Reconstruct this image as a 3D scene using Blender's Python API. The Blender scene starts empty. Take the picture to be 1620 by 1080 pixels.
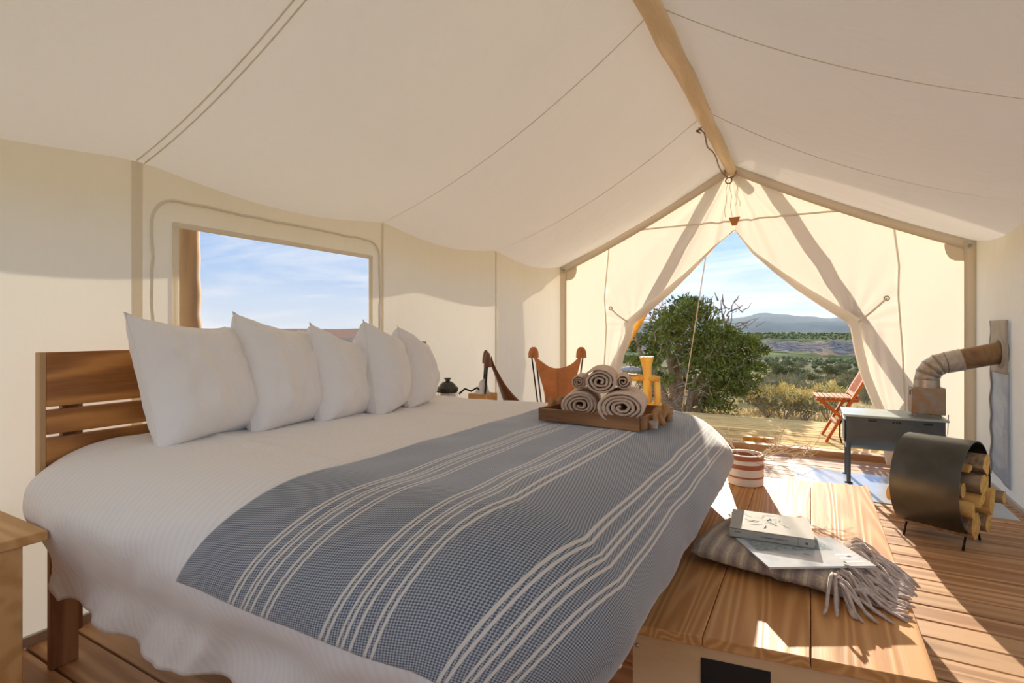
import bpy, bmesh, math, random
from math import sin, cos, pi, radians, hypot, atan2, sqrt
from mathutils import Vector, Matrix, Euler, noise
random.seed(7)
C = bpy.context.scene
COL = C.collection
S = 0.83                      # design units -> metres, applied to every top-level object at the end
# ------------------------------------------------------------------ camera, world, sun, exposure
cam = bpy.data.cameras.new('camera'); camo = bpy.data.objects.new('camera', cam); COL.objects.link(camo)
camo.location = (0, 0, 1.35*S); camo.rotation_euler = (pi/2, 0, math.atan(473/840))
cam.sensor_width = 36; cam.lens = 840/1620*36; cam.shift_y = -18/1620; cam.clip_start = .05; cam.clip_end = 9000
C.camera = camo
C.view_settings.view_transform = 'Standard'; C.view_settings.look = 'None'
C.view_settings.gamma = 1; C.view_settings.use_curve_mapping = False
C.view_settings.exposure = 0.60
SUN_AZ, SUN_EL = radians(12.5), radians(16)
sund = Vector((-sin(SUN_AZ)*cos(SUN_EL), cos(SUN_AZ)*cos(SUN_EL), sin(SUN_EL)))
sl = bpy.data.lights.new('sun', 'SUN'); so = bpy.data.objects.new('sun', sl); COL.objects.link(so)
sl.energy = 7.0; sl.angle = radians(.55); sl.color = (1, .885, .73)
so.rotation_euler = (-sund).to_track_quat('-Z', 'Y').to_euler(); so.location = (0, 0, 30)
C.render.film_transparent = False
try:
    C.cycles.max_bounces = 10; C.cycles.diffuse_bounces = 7; C.cycles.transparent_max_bounces = 12
    C.cycles.volume_bounces = 0; C.cycles.sample_clamp_indirect = 6; C.cycles.use_denoising = True
except Exception: pass

class NT:
    """tiny node-tree helper"""
    def __init__(s, tree):
        s.t = tree; tree.nodes.clear()
    def n(s, kind, _ins=None, **kw):
        nd = s.t.nodes.new(kind)
        for k, v in kw.items(): setattr(nd, k, v)
        for k, v in (_ins or {}).items():
            if isinstance(v, bpy.types.NodeSocket): s.t.links.new(v, nd.inputs[k])
            else: nd.inputs[k].default_value = v
        return nd
    def math(s, op, a, b=0.0, c=0.0, clamp=False):
        return s.n('ShaderNodeMath', {0: a, 1: b, 2: c}, operation=op, use_clamp=clamp).outputs[0]
    def mix(s, f, a, b, blend='MIX'):
        nd = s.n('ShaderNodeMix', data_type='RGBA', blend_type=blend)
        for i, v in ((0, f), (6, a), (7, b)):
            if isinstance(v, bpy.types.NodeSocket): s.t.links.new(v, nd.inputs[i])
            else: nd.inputs[i].default_value = v if i == 0 else (*v[:3], 1)
        return nd.outputs[2]
    def ramp(s, f, stops, interp='LINEAR'):
        nd = s.n('ShaderNodeValToRGB', {0: f}); r = nd.color_ramp; r.interpolation = interp
        while len(r.elements) > 1: r.elements.remove(r.elements[-1])
        r.elements[0].position = stops[0][0]; r.elements[0].color = (*stops[0][1], 1)
        for p, c in stops[1:]:
            e = r.elements.new(p); e.color = (*c, 1)
        return nd.outputs[0]
    def noise(s, vec, scale, detail=3, rough=.55, dist=0):
        return s.n('ShaderNodeTexNoise', {'Vector': vec, 'Scale': scale, 'Detail': detail, 'Roughness': rough, 'Distortion': dist}).outputs[0]
    def mapping(s, vec, scale=(1, 1, 1), loc=(0, 0, 0), rot=(0, 0, 0)):
        return s.n('ShaderNodeMapping', {'Vector': vec, 'Scale': scale, 'Location': loc, 'Rotation': rot}).outputs[0]
    def link(s, a, b): s.t.links.new(a, b)

w = bpy.data.worlds.new('sky'); C.world = w; w.use_nodes = True
T = NT(w.node_tree)
g = T.n('ShaderNodeTexCoord').outputs['Generated']
sp = T.n('ShaderNodeSeparateXYZ', {0: g})
zc = T.math('MAXIMUM', sp.outputs[2], 0.0)
base = T.ramp(zc, [(0, (.60, .68, .77)), (.04, (.46, .59, .78)), (.11, (.31, .48, .77)), (.4, (.21, .38, .70)), (1, (.14, .29, .60))])
den = T.math('ADD', zc, .09)
cx = T.math('DIVIDE', sp.outputs[0], den); cy = T.math('DIVIDE', sp.outputs[1], den)
cv = T.n('ShaderNodeCombineXYZ', {0: cx, 1: cy, 2: 0.0}).outputs[0]
cn = T.noise(T.mapping(cv, (.55, 1.0, 1), (3.1, .4, 0), (0, 0, .5)), .62, 8, .60, .6)
cl = T.ramp(cn, [(.46, (0, 0, 0)), (.66, (.85, .85, .85))])
colr = T.mix(cl, base, (.80, .82, .85))
bg = T.n('ShaderNodeBackground', {0: colr, 1: 1.08})
T.link(bg.outputs[0], T.n('ShaderNodeOutputWorld').inputs[0])

# ------------------------------------------------------------------ materials
def material(name):
    m = bpy.data.materials.new(name); m.use_nodes = True
    return m, NT(m.node_tree)
def finish(T, shader): T.link(shader, T.n('ShaderNodeOutputMaterial').inputs[0])
def objco(T, rnd=True):
    o = T.n('ShaderNodeTexCoord').outputs['Object']
    if not rnd: return o
    r = T.n('ShaderNodeObjectInfo').outputs['Random']
    r2 = T.math('MULTIPLY', r, 37.0)
    return T.n('ShaderNodeVectorMath', {0: o, 1: T.n('ShaderNodeCombineXYZ', {0: r2, 1: r2, 2: r2}).outputs[0]}, operation='ADD').outputs[0]
def bumpn(T, h, strength=.3, dist=.005):
    return T.n('ShaderNodeBump', {'Height': h, 'Strength': strength, 'Distance': dist}).outputs[0]
def bsdf(T, col, rough=.6, metal=0.0, nrm=None, spec=.5, **ins):
    d = {'Base Color': col if isinstance(col, bpy.types.NodeSocket) else (*col, 1), 'Roughness': rough, 'Metallic': metal, 'Specular IOR Level': spec}
    if nrm is not None: d['Normal'] = nrm
    d.update(ins)
    return T.n('ShaderNodeBsdfPrincipled', d).outputs[0]
def plain(name, col, rough=.6, metal=0.0, vary=.12, scale=20, spec=.5, bump=0, **ins):
    m, T = material(name); o = objco(T)
    n = T.noise(o, scale, 4)
    dark = tuple(c*(1-vary) for c in col); lite = tuple(min(1, c*(1+vary)) for c in col)
    c = T.ramp(n, [(.3, dark), (.7, lite)])
    finish(T, bsdf(T, c, rough, metal, bumpn(T, n, bump, .004) if bump else None, spec, **ins)); return m
def wood(name, dark, lite, axis=0, rings=9.0, rough=.5, stretch=14.0, knots=.0, spec=.4, vary=.25, coat=0.0):
    m, T = material(name); o = objco(T)
    sc = [1.0, 1.0, 1.0]; sc[axis] = 1/stretch
    v = T.mapping(o, tuple(sc))
    big = T.noise(T.mapping(v, (2.2, 2.2, 2.2)), 1.6, 2, .5, .3)
    ring = T.math('MULTIPLY', big, rings*6.0)
    rs = T.math('SINE', ring); rs = T.math('MULTIPLY_ADD', rs, .5, .5); rs = T.math('POWER', rs, 1.6)
    fine = T.noise(T.mapping(v, (90, 90, 90)), 1.0, 3, .6)
    pat = T.math('ADD', T.math('MULTIPLY', rs, .62), T.math('MULTIPLY', fine, .5))
    c = T.ramp(pat, [(.05, dark), (.85, lite)])
    tone = T.n('ShaderNodeObjectInfo').outputs['Random']
    hs = T.n('ShaderNodeHueSaturation', {'Value': T.math('MULTIPLY_ADD', tone, vary, 1-vary/2), 'Color': c}).outputs[0]
    if knots:
        vo = T.n('ShaderNodeTexVoronoi', {'Vector': T.mapping(o, (1.3, 1.3, 1.3)), 'Scale': 1.6})
        k = T.ramp(vo.outputs['Distance'], [(.02, (1, 1, 1)), (.05, (0, 0, 0))])
        hs = T.mix(T.math('MULTIPLY', k, knots), hs, tuple(x*.25 for x in dark))
    finish(T, bsdf(T, hs, rough, 0, bumpn(T, pat, .22, .003), spec, **({'Coat Weight': coat, 'Coat Roughness': .45} if coat else {}))); return m
def canvas(name, col, trans, weave=True):
    m, T = material(name); o = objco(T, False)
    n = T.noise(o, 1.3, 4, .5); n2 = T.noise(T.mapping(o, (1, 1, 1)), 260, 1)
    c = T.mix(n, tuple(x*.95 for x in col), col)
    wr = T.noise(T.mapping(o, (3.0, 3.0, 1.2)), 1.4, 3, .5, .6)
    b = bumpn(T, T.math('ADD', T.math('MULTIPLY', wr, 5.0), T.math('MULTIPLY', n2, .12)), .30, .012)
    d = T.n('ShaderNodeBsdfDiffuse', {0: c, 'Normal': b}).outputs[0]
    t = T.n('ShaderNodeBsdfTranslucent', {0: T.mix(1.0, c, (1.0, .965, .89), 'MULTIPLY')}).outputs[0]
    mx = T.n('ShaderNodeMixShader', {0: trans, 1: d, 2: t}).outputs[0]
    finish(T, mx); return m
CREAM = (.92, .90, .825)
M = {}
M['canvas'] = canvas('canvas', CREAM, .32)
M['canvas_front'] = canvas('canvas_front', CREAM, .225)
M['canvas_double'] = canvas('canvas_double', (.84, .76, .63), .20)
M['shade_fly'] = canvas('shade_fly_canvas', (.90, .88, .84), .40)
M['canvas_roof'] = canvas('canvas_roof', (.93, .905, .87), .30)
M['strip'] = canvas('canvas_strip', (.95, .92, .86), .50)
M['canvas_seam'] = canvas('canvas_seam', (.92, .88, .80), .34)
M['flap'] = canvas('door_flap_canvas', (.93, .885, .82), .225)
M['floor'] = wood('floor_wood', (.32, .15, .062), (.62, .38, .20), 0, 10, .5, 16, .5, vary=.28)
M['deck'] = wood('deck_wood', (.46, .30, .105), (.74, .53, .22), 0, 8, .95, 16, vary=.42, spec=.1)
M['bench'] = wood('bench_wood', (.46, .20, .06), (.66, .35, .135), 1, 30, .48, 26, .6, spec=.3, vary=.14)
M['bench_end'] = wood('bench_end_wood', (.30, .16, .07), (.46, .26, .12), 0, 8, .5, 5)
M['ply'] = wood('ply_wood', (.58, .36, .18), (.72, .49, .28), 0, 5, .55, 12, vary=.1)
M['headboard'] = wood('headboard_wood', (.22, .075, .018), (.55, .25, .07), 1, 14, .42, 12, .3, vary=.2)
M['leg'] = wood('leg_wood', (.20, .085, .035), (.42, .22, .11), 2, 12, .6, 12, vary=.2)
M['edge'] = wood('edge_wood', (.42, .26, .12), (.55, .36, .18), 2, 5, .6, 12)
M['stand'] = wood('nightstand_wood', (.54, .29, .10), (.72, .44, .19), 0, 9, .5, 12, vary=.1)
M['tray'] = wood('tray_wood', (.15, .06, .022), (.42, .21, .085), 0, 7, .45, 10, vary=.1)
M['red_wood'] = wood('red_wood', (.34, .075, .012), (.52, .15, .03), 0, 5, .7, 10, vary=.15, spec=.15)
M['log'] = wood('log_wood', (.62, .47, .28), (.86, .71, .48), 1, 4, .7, 8, .5)
M['log_z'] = wood('log_wood_upright', (.34, .17, .05), (.60, .34, .11), 2, 4, .7, 8, .5)
M['yellow_log'] = wood('yellow_log_wood', (.60, .27, .03), (.85, .45, .07), 2, 4, .6, 8, .3)
M['bark'] = plain('bark', (.34, .25, .17), .95, 0, .5, 34, .1, .8)
M['log_end'] = plain('log_end_grain', (.78, .52, .19), .85, 0, .25, 30, .1, .3)
M['split'] = wood('split_wood', (.50, .28, .09), (.82, .54, .20), 0, 5, .8, 6, vary=.35)
M['grey_split'] = wood('grey_split_wood', (.16, .13, .10), (.42, .32, .22), 0, 5, .8, 6, vary=.2)
M['steel'] = plain('dark_steel', (.085, .088, .085), .34, .75, .35, 3, .5)
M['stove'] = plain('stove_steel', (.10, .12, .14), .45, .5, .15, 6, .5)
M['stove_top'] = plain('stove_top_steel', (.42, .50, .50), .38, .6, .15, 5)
M['black_rod'] = plain('black_rod', (.012, .012, .013), .4, .3)
M['black'] = plain('black_paint', (.008, .008, .009), .5)
M['plate'] = plain('floor_plate_metal', (.60, .67, .75), .30, .55, .08, 4)
M['ceramic'] = plain('white_ceramic', (.78, .72, .64), .4, 0, .04)
M['terracotta'] = plain('terracotta_glaze', (.40, .13, .065), .5, 0, .12, 60)
M['twig'] = plain('pale_twig', (.75, .64, .48), .8)
M['leather'] = plain('tan_leather', (.56, .215, .07), .5, 0, .18, 7, .4, .15)
M['dark_leather'] = plain('brown_leather', (.17, .075, .035), .5, 0, .18, 7, .4, .15)
M['rope'] = plain('rope', (.55, .42, .27), .9, 0, .2, 120)
M['jute'] = plain('jute_rope', (.46, .26, .12), .9, 0, .3, 160, .2, .6)
M['tag'] = plain('metal_tag', (.55, .5, .42), .4, .4)
M['paper'] = plain('paper', (.85, .86, .88), .8, 0, .02)
M['glass_pale'] = plain('pale_glass', (.7, .72, .7), .1, 0, .02)
M['stone'] = plain('grey_stone', (.23, .26, .29), .8, 0, .25, 20, .3, .5)
M['hardware'] = plain('hardware', (.5, .45, .38), .4, .8)
M['dark_gap'] = plain('subfloor', (.07, .04, .02), .9)
M['baseboard'] = plain('base_strip', (.50, .47, .45), .7)
M['twigtree'] = plain('grey_branch', (.30, .24, .18), .9, 0, .3, 30)

def fabric(name, col, scale=(400, 400, 400), wr=.25, stripe=0, sheen=.2):
    m, T = material(name); o = objco(T)
    n = T.noise(T.mapping(o, (1, 1, 1)), 5, 4, .55, 1.2)
    h = T.math('MULTIPLY', n, 1.0)
    c = col
    if stripe:
        uv = T.n('ShaderNodeTexCoord').outputs['UV']
        u = T.n('ShaderNodeSeparateXYZ', {0: uv}).outputs[0]
        sn = T.math('SINE', T.math('MULTIPLY', u, 2*pi/.03))
        c = T.mix(T.math('MULTIPLY_ADD', sn, .5, .5), tuple(x*.955 for x in col), col)
        h = T.math('ADD', h, T.math('MULTIPLY', sn, .03))
    fi = T.noise(o, 300, 1)
    h = T.math('ADD', h, T.math('MULTIPLY', fi, .03))
    finish(T, bsdf(T, c, .85, 0, bumpn(T, h, wr, .02), .2, **{'Sheen Weight': sheen})); return m
M['duvet'] = fabric('white_duvet_cotton', (.88, .85, .83), stripe=1, wr=.4)
M['pillow'] = fabric('white_pillow_cotton', (.90, .87, .85), wr=.6)
M['towel'] = plain('beige_towel', (.76, .60, .48), .95, 0, .12, 90, .1, .6)

def blanket_mat():
    m, T = material('blue_grey_striped_weave')
    uv = T.n('ShaderNodeTexCoord').outputs['UV']
    sx = T.n('ShaderNodeSeparateXYZ', {0: uv}); u = sx.outputs[0]
    ch = T.n('ShaderNodeTexChecker', {'Vector': T.mapping(uv, (1/.0047, 1/.0047, 1), (0, 0, 0), (0, 0, .6)), 'Scale': 1.0}).outputs[1]
    n = T.noise(T.mapping(uv, (3, .6, 1)), 2.4, 3)
    d = T.mix(n, (.085, .105, .15), (.13, .145, .18)); l = T.mix(n, (.40, .43, .47), (.42, .42, .42))
    c = T.mix(ch, d, l)
    P = .2875; fr = T.math('FRACT', T.math('DIVIDE', T.math('ADD', u, 1.03+P/2), P))
    st = [(0, (0, 0, 0))]
    for cc, hw in ((-.064, .0035), (-.049, .0035), (-.019, .003), (-.006, .003), (.014, .003), (.050, .0035), (.066, .0035)):
        a = (cc+P/2)/P; st += [(a-hw/P, (1, 1, 1)), (a+hw/P, (0, 0, 0))]
    r = T.ramp(fr, st, 'CONSTANT')
    mask = T.math('MULTIPLY', T.math('GREATER_THAN', u, -1.17), T.math('LESS_THAN', u, -.32))
    c = T.mix(T.math('MULTIPLY', T.math('MULTIPLY', r, mask), .88), c, (.74, .68, .60))
    h = r
    finish(T, bsdf(T, c, .9, 0, bumpn(T, h, .2, .002), .2, **{'Sheen Weight': .6, 'Sheen Roughness': .4})); return m
M['blanket'] = blanket_mat()

def throw_mat():
    m, T = material('wool_stripe')
    o = T.n('ShaderNodeTexCoord').outputs['Object']
    x = T.n('ShaderNodeSeparateXYZ', {0: o}).outputs[0]
    n = T.noise(o, 120, 4, .7)
    s = T.math('SINE', T.math('ADD', T.math('MULTIPLY', x, 2*pi/.052), T.math('MULTIPLY', n, 1.5)))
    c = T.ramp(T.math('ADD', T.math('MULTIPLY', s, .4), T.math('MULTIPLY', n, .9)), [(.1, (.42, .31, .25)), (.45, (.60, .50, .42)), (.62, (.60, .42, .17)), (.85, (.78, .70, .60))])
    finish(T, bsdf(T, c, .95, 0, bumpn(T, n, .8, .008), .1, **{'Sheen Weight': .5})); return m
M['wool'] = throw_mat()
M['fringe'] = plain('wool_fringe', (.62, .50, .43), .95, 0, .2, 60, .1, .5, **{'Sheen Weight': .4})

def pipe_mat(name, a, b, rough):
    m, T = material(name); o = objco(T, False)
    n = T.noise(o, 7, 5, .65, 1.0)
    c = T.ramp(n, [(.35, a), (.62, b)])
    finish(T, bsdf(T, c, rough, .75, bumpn(T, n, .15, .003))); return m
M['pipe'] = pipe_mat('rusty_pipe', (.20, .12, .07), (.33, .21, .11), .42)
M['galv'] = pipe_mat('galvanised_elbow', (.42, .33, .24), (.52, .49, .46), .36)
M['box'] = pipe_mat('stove_box_steel', (.40, .22, .10), (.34, .33, .31), .42)
def vinyl():
    m, T = material('clear_vinyl'); o = objco(T, False)
    n = T.noise(o, 4, 3, .5, 1.5)
    g = bsdf(T, (.62, .68, .76), .22, 0, bumpn(T, n, .6, .03), .6)
    t = T.n('ShaderNodeBsdfTranslucent', {0: (.65, .74, .86, 1)}).outputs[0]
    finish(T, T.n('ShaderNodeMixShader', {0: .5, 1: g, 2: t}).outputs[0]); return m
M['vinyl'] = vinyl()
def screen():
    m, T = material('insect_screen')
    tr = T.n('ShaderNodeBsdfTransparent').outputs[0]
    d = bsdf(T, (.35, .38, .42), .7)
    finish(T, T.n('ShaderNodeMixShader', {0: .16, 1: tr, 2: d}).outputs[0]); return m
M['screen'] = screen()
M['boot'] = plain('grey_flue_cloth', (.40, .385, .36), .7, 0, .1, 8, .3, .3)
M['cover'] = plain('book_cover', (.52, .50, .45), .8, 0, .03, 5, .15)
M['pages'] = plain('book_pages', (.80, .76, .68), .8)
M['ink'] = plain('book_ink', (.12, .11, .10), .6)
M['art'] = plain('cover_art', (.34, .39, .40), .9, 0, .3, 60, .05)
def mag_mat():
    m, T = material('magazine_cover'); o = objco(T, False)
    n = T.noise(o, 9, 3)
    c = T.ramp(n, [(.35, (.46, .53, .60)), (.6, (.66, .70, .74))])
    finish(T, bsdf(T, c, .16, 0, None, .6, **{'Coat Weight': .5})); return m
M['mag'] = mag_mat()

def ground_mat():
    m, T = material('desert_ground'); o = T.n('ShaderNodeTexCoord').outputs['Object']
    geo = T.n('ShaderNodeSeparateXYZ', {0: o})
    n1 = T.noise(o, .5, 5, .6); n2 = T.noise(o, 6, 4, .65); n3 = T.noise(o, .05, 6, .7)
    near = T.ramp(n2, [(.3, (.20, .14, .07)), (.48, (.50, .36, .17)), (.7, (.66, .52, .28))])
    mid = T.ramp(n3, [(.36, (.13, .13, .065)), (.46, (.32, .26, .15)), (.54, (.16, .17, .09)), (.63, (.40, .31, .20))])
    r = T.n('ShaderNodeVectorMath', {0: o}, operation='LENGTH').outputs['Value']
    f = T.n('ShaderNodeMapRange', {0: r, 1: 22.0, 2: 60.0}).outputs[0]
    c = T.mix(f, near, mid)
    # rock and scrub of the far mesa: bands follow the height of the slopes
    vs = T.n('ShaderNodeMapping', {'Vector': o, 'Scale': (.035, .035, .25)}).outputs[0]
    b = T.noise(vs, 2.0, 6, .7)
    rock = T.ramp(b, [(.38, (.11, .085, .07)), (.46, (.42, .34, .27)), (.54, (.17, .14, .11)), (.62, (.50, .42, .34))])
    up = T.n('ShaderNodeNewGeometry').outputs['Normal']
    nz = T.n('ShaderNodeSeparateXYZ', {0: up}).outputs[2]
    scrub = T.ramp(T.noise(o, .06, 5, .7), [(.42, (.07, .10, .045)), (.6, (.24, .24, .11))])
    az = T.math('ARCTAN2', geo.outputs[0], geo.outputs[1])
    west = T.n('ShaderNodeMapRange', {0: az, 1: -.75, 2: -.5}).outputs[0]
    scrub = T.mix(west, (.36, .22, .15), scrub)
    flat = T.n('ShaderNodeMapRange', {0: nz, 1: .990, 2: .9975}).outputs[0]
    bad = T.ramp(b, [(.38, (.20, .12, .085)), (.5, (.42, .27, .17)), (.62, (.30, .19, .13))])
    rock = T.mix(T.n('ShaderNodeMapRange', {0: r, 1: 285.0, 2: 300.0}).outputs[0], bad, rock)
    far = T.mix(flat, rock, scrub)
    f2 = T.n('ShaderNodeMapRange', {0: r, 1: 150.0, 2: 185.0}).outputs[0]
    c = T.mix(f2, c, far)
    finish(T, T.n('ShaderNodeBsdfDiffuse', {0: c, 'Normal': bumpn(T, n2, .6, .05)}).outputs[0]); return m
M['ground'] = ground_mat()
M['mountain'] = plain('mountain_forest', (.12, .15, .12), 1, 0, .35, .01, 0)
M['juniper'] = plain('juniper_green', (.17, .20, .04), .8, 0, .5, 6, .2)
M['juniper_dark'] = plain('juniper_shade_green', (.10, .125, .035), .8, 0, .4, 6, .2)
M['sage'] = plain('sage_leaf', (.31, .28, .15), .9, 0, .35, 4, .1)
M['sage_dark'] = plain('sage_dark_leaf', (.17, .17, .07), .9, 0, .35, 4, .1)
M['rabbit'] = plain('yellow_blossom', (.72, .58, .22), .9, 0, .3, 7, .1)
M['grass'] = plain('dry_grass', (.62, .47, .20), .9, 0, .3, 4, .1)

# ------------------------------------------------------------------ mesh helpers (coordinates in design units)
class MB:
    def __init__(s): s.v = []; s.f = []; s.m = []; s.uv = None
    def add(s, vs, fs, mi=0):
        b = len(s.v); s.v += [tuple(v) for v in vs]; s.f += [tuple(b+i for i in f) for f in fs]; s.m += [mi]*len(fs); return s
    def box(s, x0, x1, y0, y1, z0, z1, mi=0, mat=None):
        vs = [Vector(p) for p in ((x0, y0, z0), (x1, y0, z0), (x1, y1, z0), (x0, y1, z0), (x0, y0, z1), (x1, y0, z1), (x1, y1, z1), (x0, y1, z1))]
        if mat: vs = [mat @ v for v in vs]
        return s.add(vs, [(0, 3, 2, 1), (4, 5, 6, 7), (0, 1, 5, 4), (1, 2, 6, 5), (2, 3, 7, 6), (3, 0, 4, 7)], mi)
    def tube(s, path, r, n=8, caps=True, mi=0, closed=False, flat=1.0):
        P = [Vector(p) for p in path]; k = len(P)
        rr = r if hasattr(r, '__len__') else [r]*k
        rings = []; up = None
        for i, p in enumerate(P):
            a = P[i-1] if i > 0 else (P[-1] if closed else P[0]); b = P[i+1] if i < k-1 else (P[0] if closed else P[-1])
            t = (b-a).normalized() if (b-a).length > 1e-9 else Vector((0, 0, 1))
            if up is None: up = Vector((0, 0, 1)) if abs(t.z) < .9 else Vector((1, 0, 0))
            x = t.cross(up); x = x.normalized() if x.length > 1e-6 else Vector((1, 0, 0)); y = x.cross(t).normalized(); up = y
            rings.append([p+(x*cos(2*pi*j/n)+y*sin(2*pi*j/n)*flat)*rr[i] for j in range(n)])
        vs = [q for R in rings for q in R]; fs = []
        for i in range(k if closed else k-1):
            i2 = (i+1) % k
            for j in range(n): fs.append((i*n+j, i*n+(j+1) % n, i2*n+(j+1) % n, i2*n+j))
        if caps and not closed: fs += [tuple(range(n))[::-1], tuple((k-1)*n+j for j in range(n))]
        return s.add(vs, fs, mi)
    def lathe(s, prof, c=(0, 0, 0), n=28, mi=0):
        vs = []; fs = []
        for r, z in prof: vs += [(c[0]+r*cos(2*pi*j/n), c[1]+r*sin(2*pi*j/n), c[2]+z) for j in range(n)]
        for i in range(len(prof)-1):
            for j in range(n): fs.append((i*n+j, i*n+(j+1) % n, (i+1)*n+(j+1) % n, (i+1)*n+j))
        return s.add(vs, fs, mi)
    def grid(s, fn, nu, nv, mi=0, skip=None):
        vs = [fn(i/nu, j/nv) for j in range(nv+1) for i in range(nu+1)]
        fs = [(j*(nu+1)+i, j*(nu+1)+i+1, (j+1)*(nu+1)+i+1, (j+1)*(nu+1)+i) for j in range(nv) for i in range(nu) if not (skip and skip(i, j))]
        return s.add(vs, fs, mi)
    def prism(s, pts, d, mi=0):
        """closed outline pts (3-D) extruded by vector d"""
        n = len(pts); d = Vector(d); a = [Vector(p) for p in pts]; b = [p+d for p in a]
        return s.add(a+b, [tuple(range(n))[::-1], tuple(range(n, 2*n))]+[(i, (i+1) % n, n+(i+1) % n, n+i) for i in range(n)], mi)
    def build(s, name, mats, parent=None, smooth=35, bevel=0, kind=None, label=None, cat=None, group=None, org=None, fix=False, solid=0, uv=None):
        me = bpy.data.meshes.new(name)
        o0 = Vector(org) if org is not None else (Vector(parent['_org']) if parent is not None and '_org' in parent else Vector((0, 0, 0)))
        me.from_pydata([(v[0]-o0.x, v[1]-o0.y, v[2]-o0.z) for v in s.v], [], s.f)
        for m in (mats if isinstance(mats, (list, tuple)) else [mats]): me.materials.append(m)
        if any(s.m): me.polygons.foreach_set('material_index', s.m)
        if uv is not None:
            ul = me.uv_layers.new(name='UVMap')
            for l in me.loops: ul.data[l.index].uv = uv[l.vertex_index]
        if smooth:
            me.polygons.foreach_set('use_smooth', [True]*len(me.polygons)); me.update()
            if smooth < 180: me.set_sharp_from_angle(angle=radians(smooth))
        if fix:
            bm = bmesh.new(); bm.from_mesh(me); bmesh.ops.recalc_face_normals(bm, faces=bm.faces); bm.to_mesh(me); bm.free()
        me.update()
        o = bpy.data.objects.new(name, me); COL.objects.link(o); o['_org'] = tuple(o0)
        if parent is not None:
            o.parent = parent
            if org is not None: o.location = o0-Vector(parent.get('_org', (0, 0, 0)))
        else: o.location = o0
        if bevel:
            b = o.modifiers.new('bevel', 'BEVEL'); b.width = bevel; b.segments = 2; b.limit_method = 'ANGLE'; b.angle_limit = radians(40)
        if solid:
            b = o.modifiers.new('solid', 'SOLIDIFY'); b.thickness = solid; b.offset = -1 if solid > 0 else 1
            b.thickness = abs(solid)
        tag(o, label, cat, group, kind); return o
def tag(o, label=None, cat=None, group=None, kind=None):
    for k, v in (('label', label), ('category', cat), ('group', group), ('kind', kind)):
        if v: o[k] = v
    return o
def thing(name, org, label, cat, group=None, rz=0):
    """an Empty at the thing's base; child meshes are given in world design coordinates when rz is 0, else in local ones"""
    o = bpy.data.objects.new(name, None); COL.objects.link(o); o.location = org; o.rotation_euler.z = rz
    o.empty_display_size = .1
    o['_org'] = tuple(org) if not rz else (0., 0., 0.)
    return tag(o, label, cat, group)
def lerp(a, b, t): return a+(b-a)*t
def clamp(x, a=0, b=1): return max(a, min(b, x))
def sm(x): x = clamp(x); return x*x*(3-2*x)
def interp(tab, t):
    if t <= tab[0][0]: return tab[0][1]
    for (a, b), (c, d) in zip(tab, tab[1:]):
        if t <= c: return b+(d-b)*(t-a)/(c-a)
    return tab[-1][1]
def nz(x, y=0, z=0): return noise.noise(Vector((x, y, z)))
def rectube(s, a, b, wd, th, up=(0, 0, 1)):
    """bar of rectangular section from a to b"""
    a, b = Vector(a), Vector(b); t = (b-a).normalized(); x = t.cross(Vector(up)).normalized(); y = x.cross(t)
    q = [x*wd/2*i+y*th/2*j for i, j in ((-1, -1), (1, -1), (1, 1), (-1, 1))]
    return s.prism([a+p for p in q], b-a)

# ------------------------------------------------------------------ tent shell
XL, XR, XC, YF, YB, ZE, ZR = -2.93, 1.36, -.785, 6.55, -.9, 2.2, 3.25
HW = 2.145
SEAMS = [-.9, 1.39, 3.13, 4.85, 6.55, 7.2]
def panel(Y):
    for a, b in zip(SEAMS, SEAMS[1:]):
        if a <= Y <= b: return sin(pi*(Y-a)/(b-a)) if b < 7 else 0
    return 0
def roof(side, s, Y):
    amp = .13 if Y < 4.85 else lerp(.13, .045, clamp((Y-4.85)/1.7))
    s1 = min(s, 1)
    z = ZR-1.05*s-amp*4*s1*(1-s1)-panel(Y)*(.085*s1**1.5+.05*s1*(1-s1))
    return (XC+side*HW*s, Y, z)
def eave(Y): return roof(1, 1, Y)[2]
ceil = bpy.data.objects.new('ceiling', None); COL.objects.link(ceil); tag(ceil, kind='structure', label='cream canvas tent roof sagging between its seams'); ceil['_org'] = (0., 0., 0.)
ys = [YB+i*(6.75-YB)/66 for i in range(67)]
for side in (-1, 1):
    MB().grid(lambda u, v: roof(side, u*1.14, lerp(YB, 6.78, v)), 24, 70).build('roof_panel', M['canvas_roof'], ceil, 180)
    for Y in SEAMS[1:4]:
        MB().tube([tuple(Vector(roof(side, i/24, Y))+Vector((0, 0, -.004))) for i in range(25)], .004, 5, flat=.7).build('roof_seam', M['canvas_seam'], ceil, 180)
        if Y == 1.39 and side < 0:
            MB().tube([tuple(Vector(roof(side, i/24, Y+.035))+Vector((0, 0, -.004))) for i in range(25)], .004, 5, flat=.6).build('roof_seam', M['canvas_seam'], ceil, 180)

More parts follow.
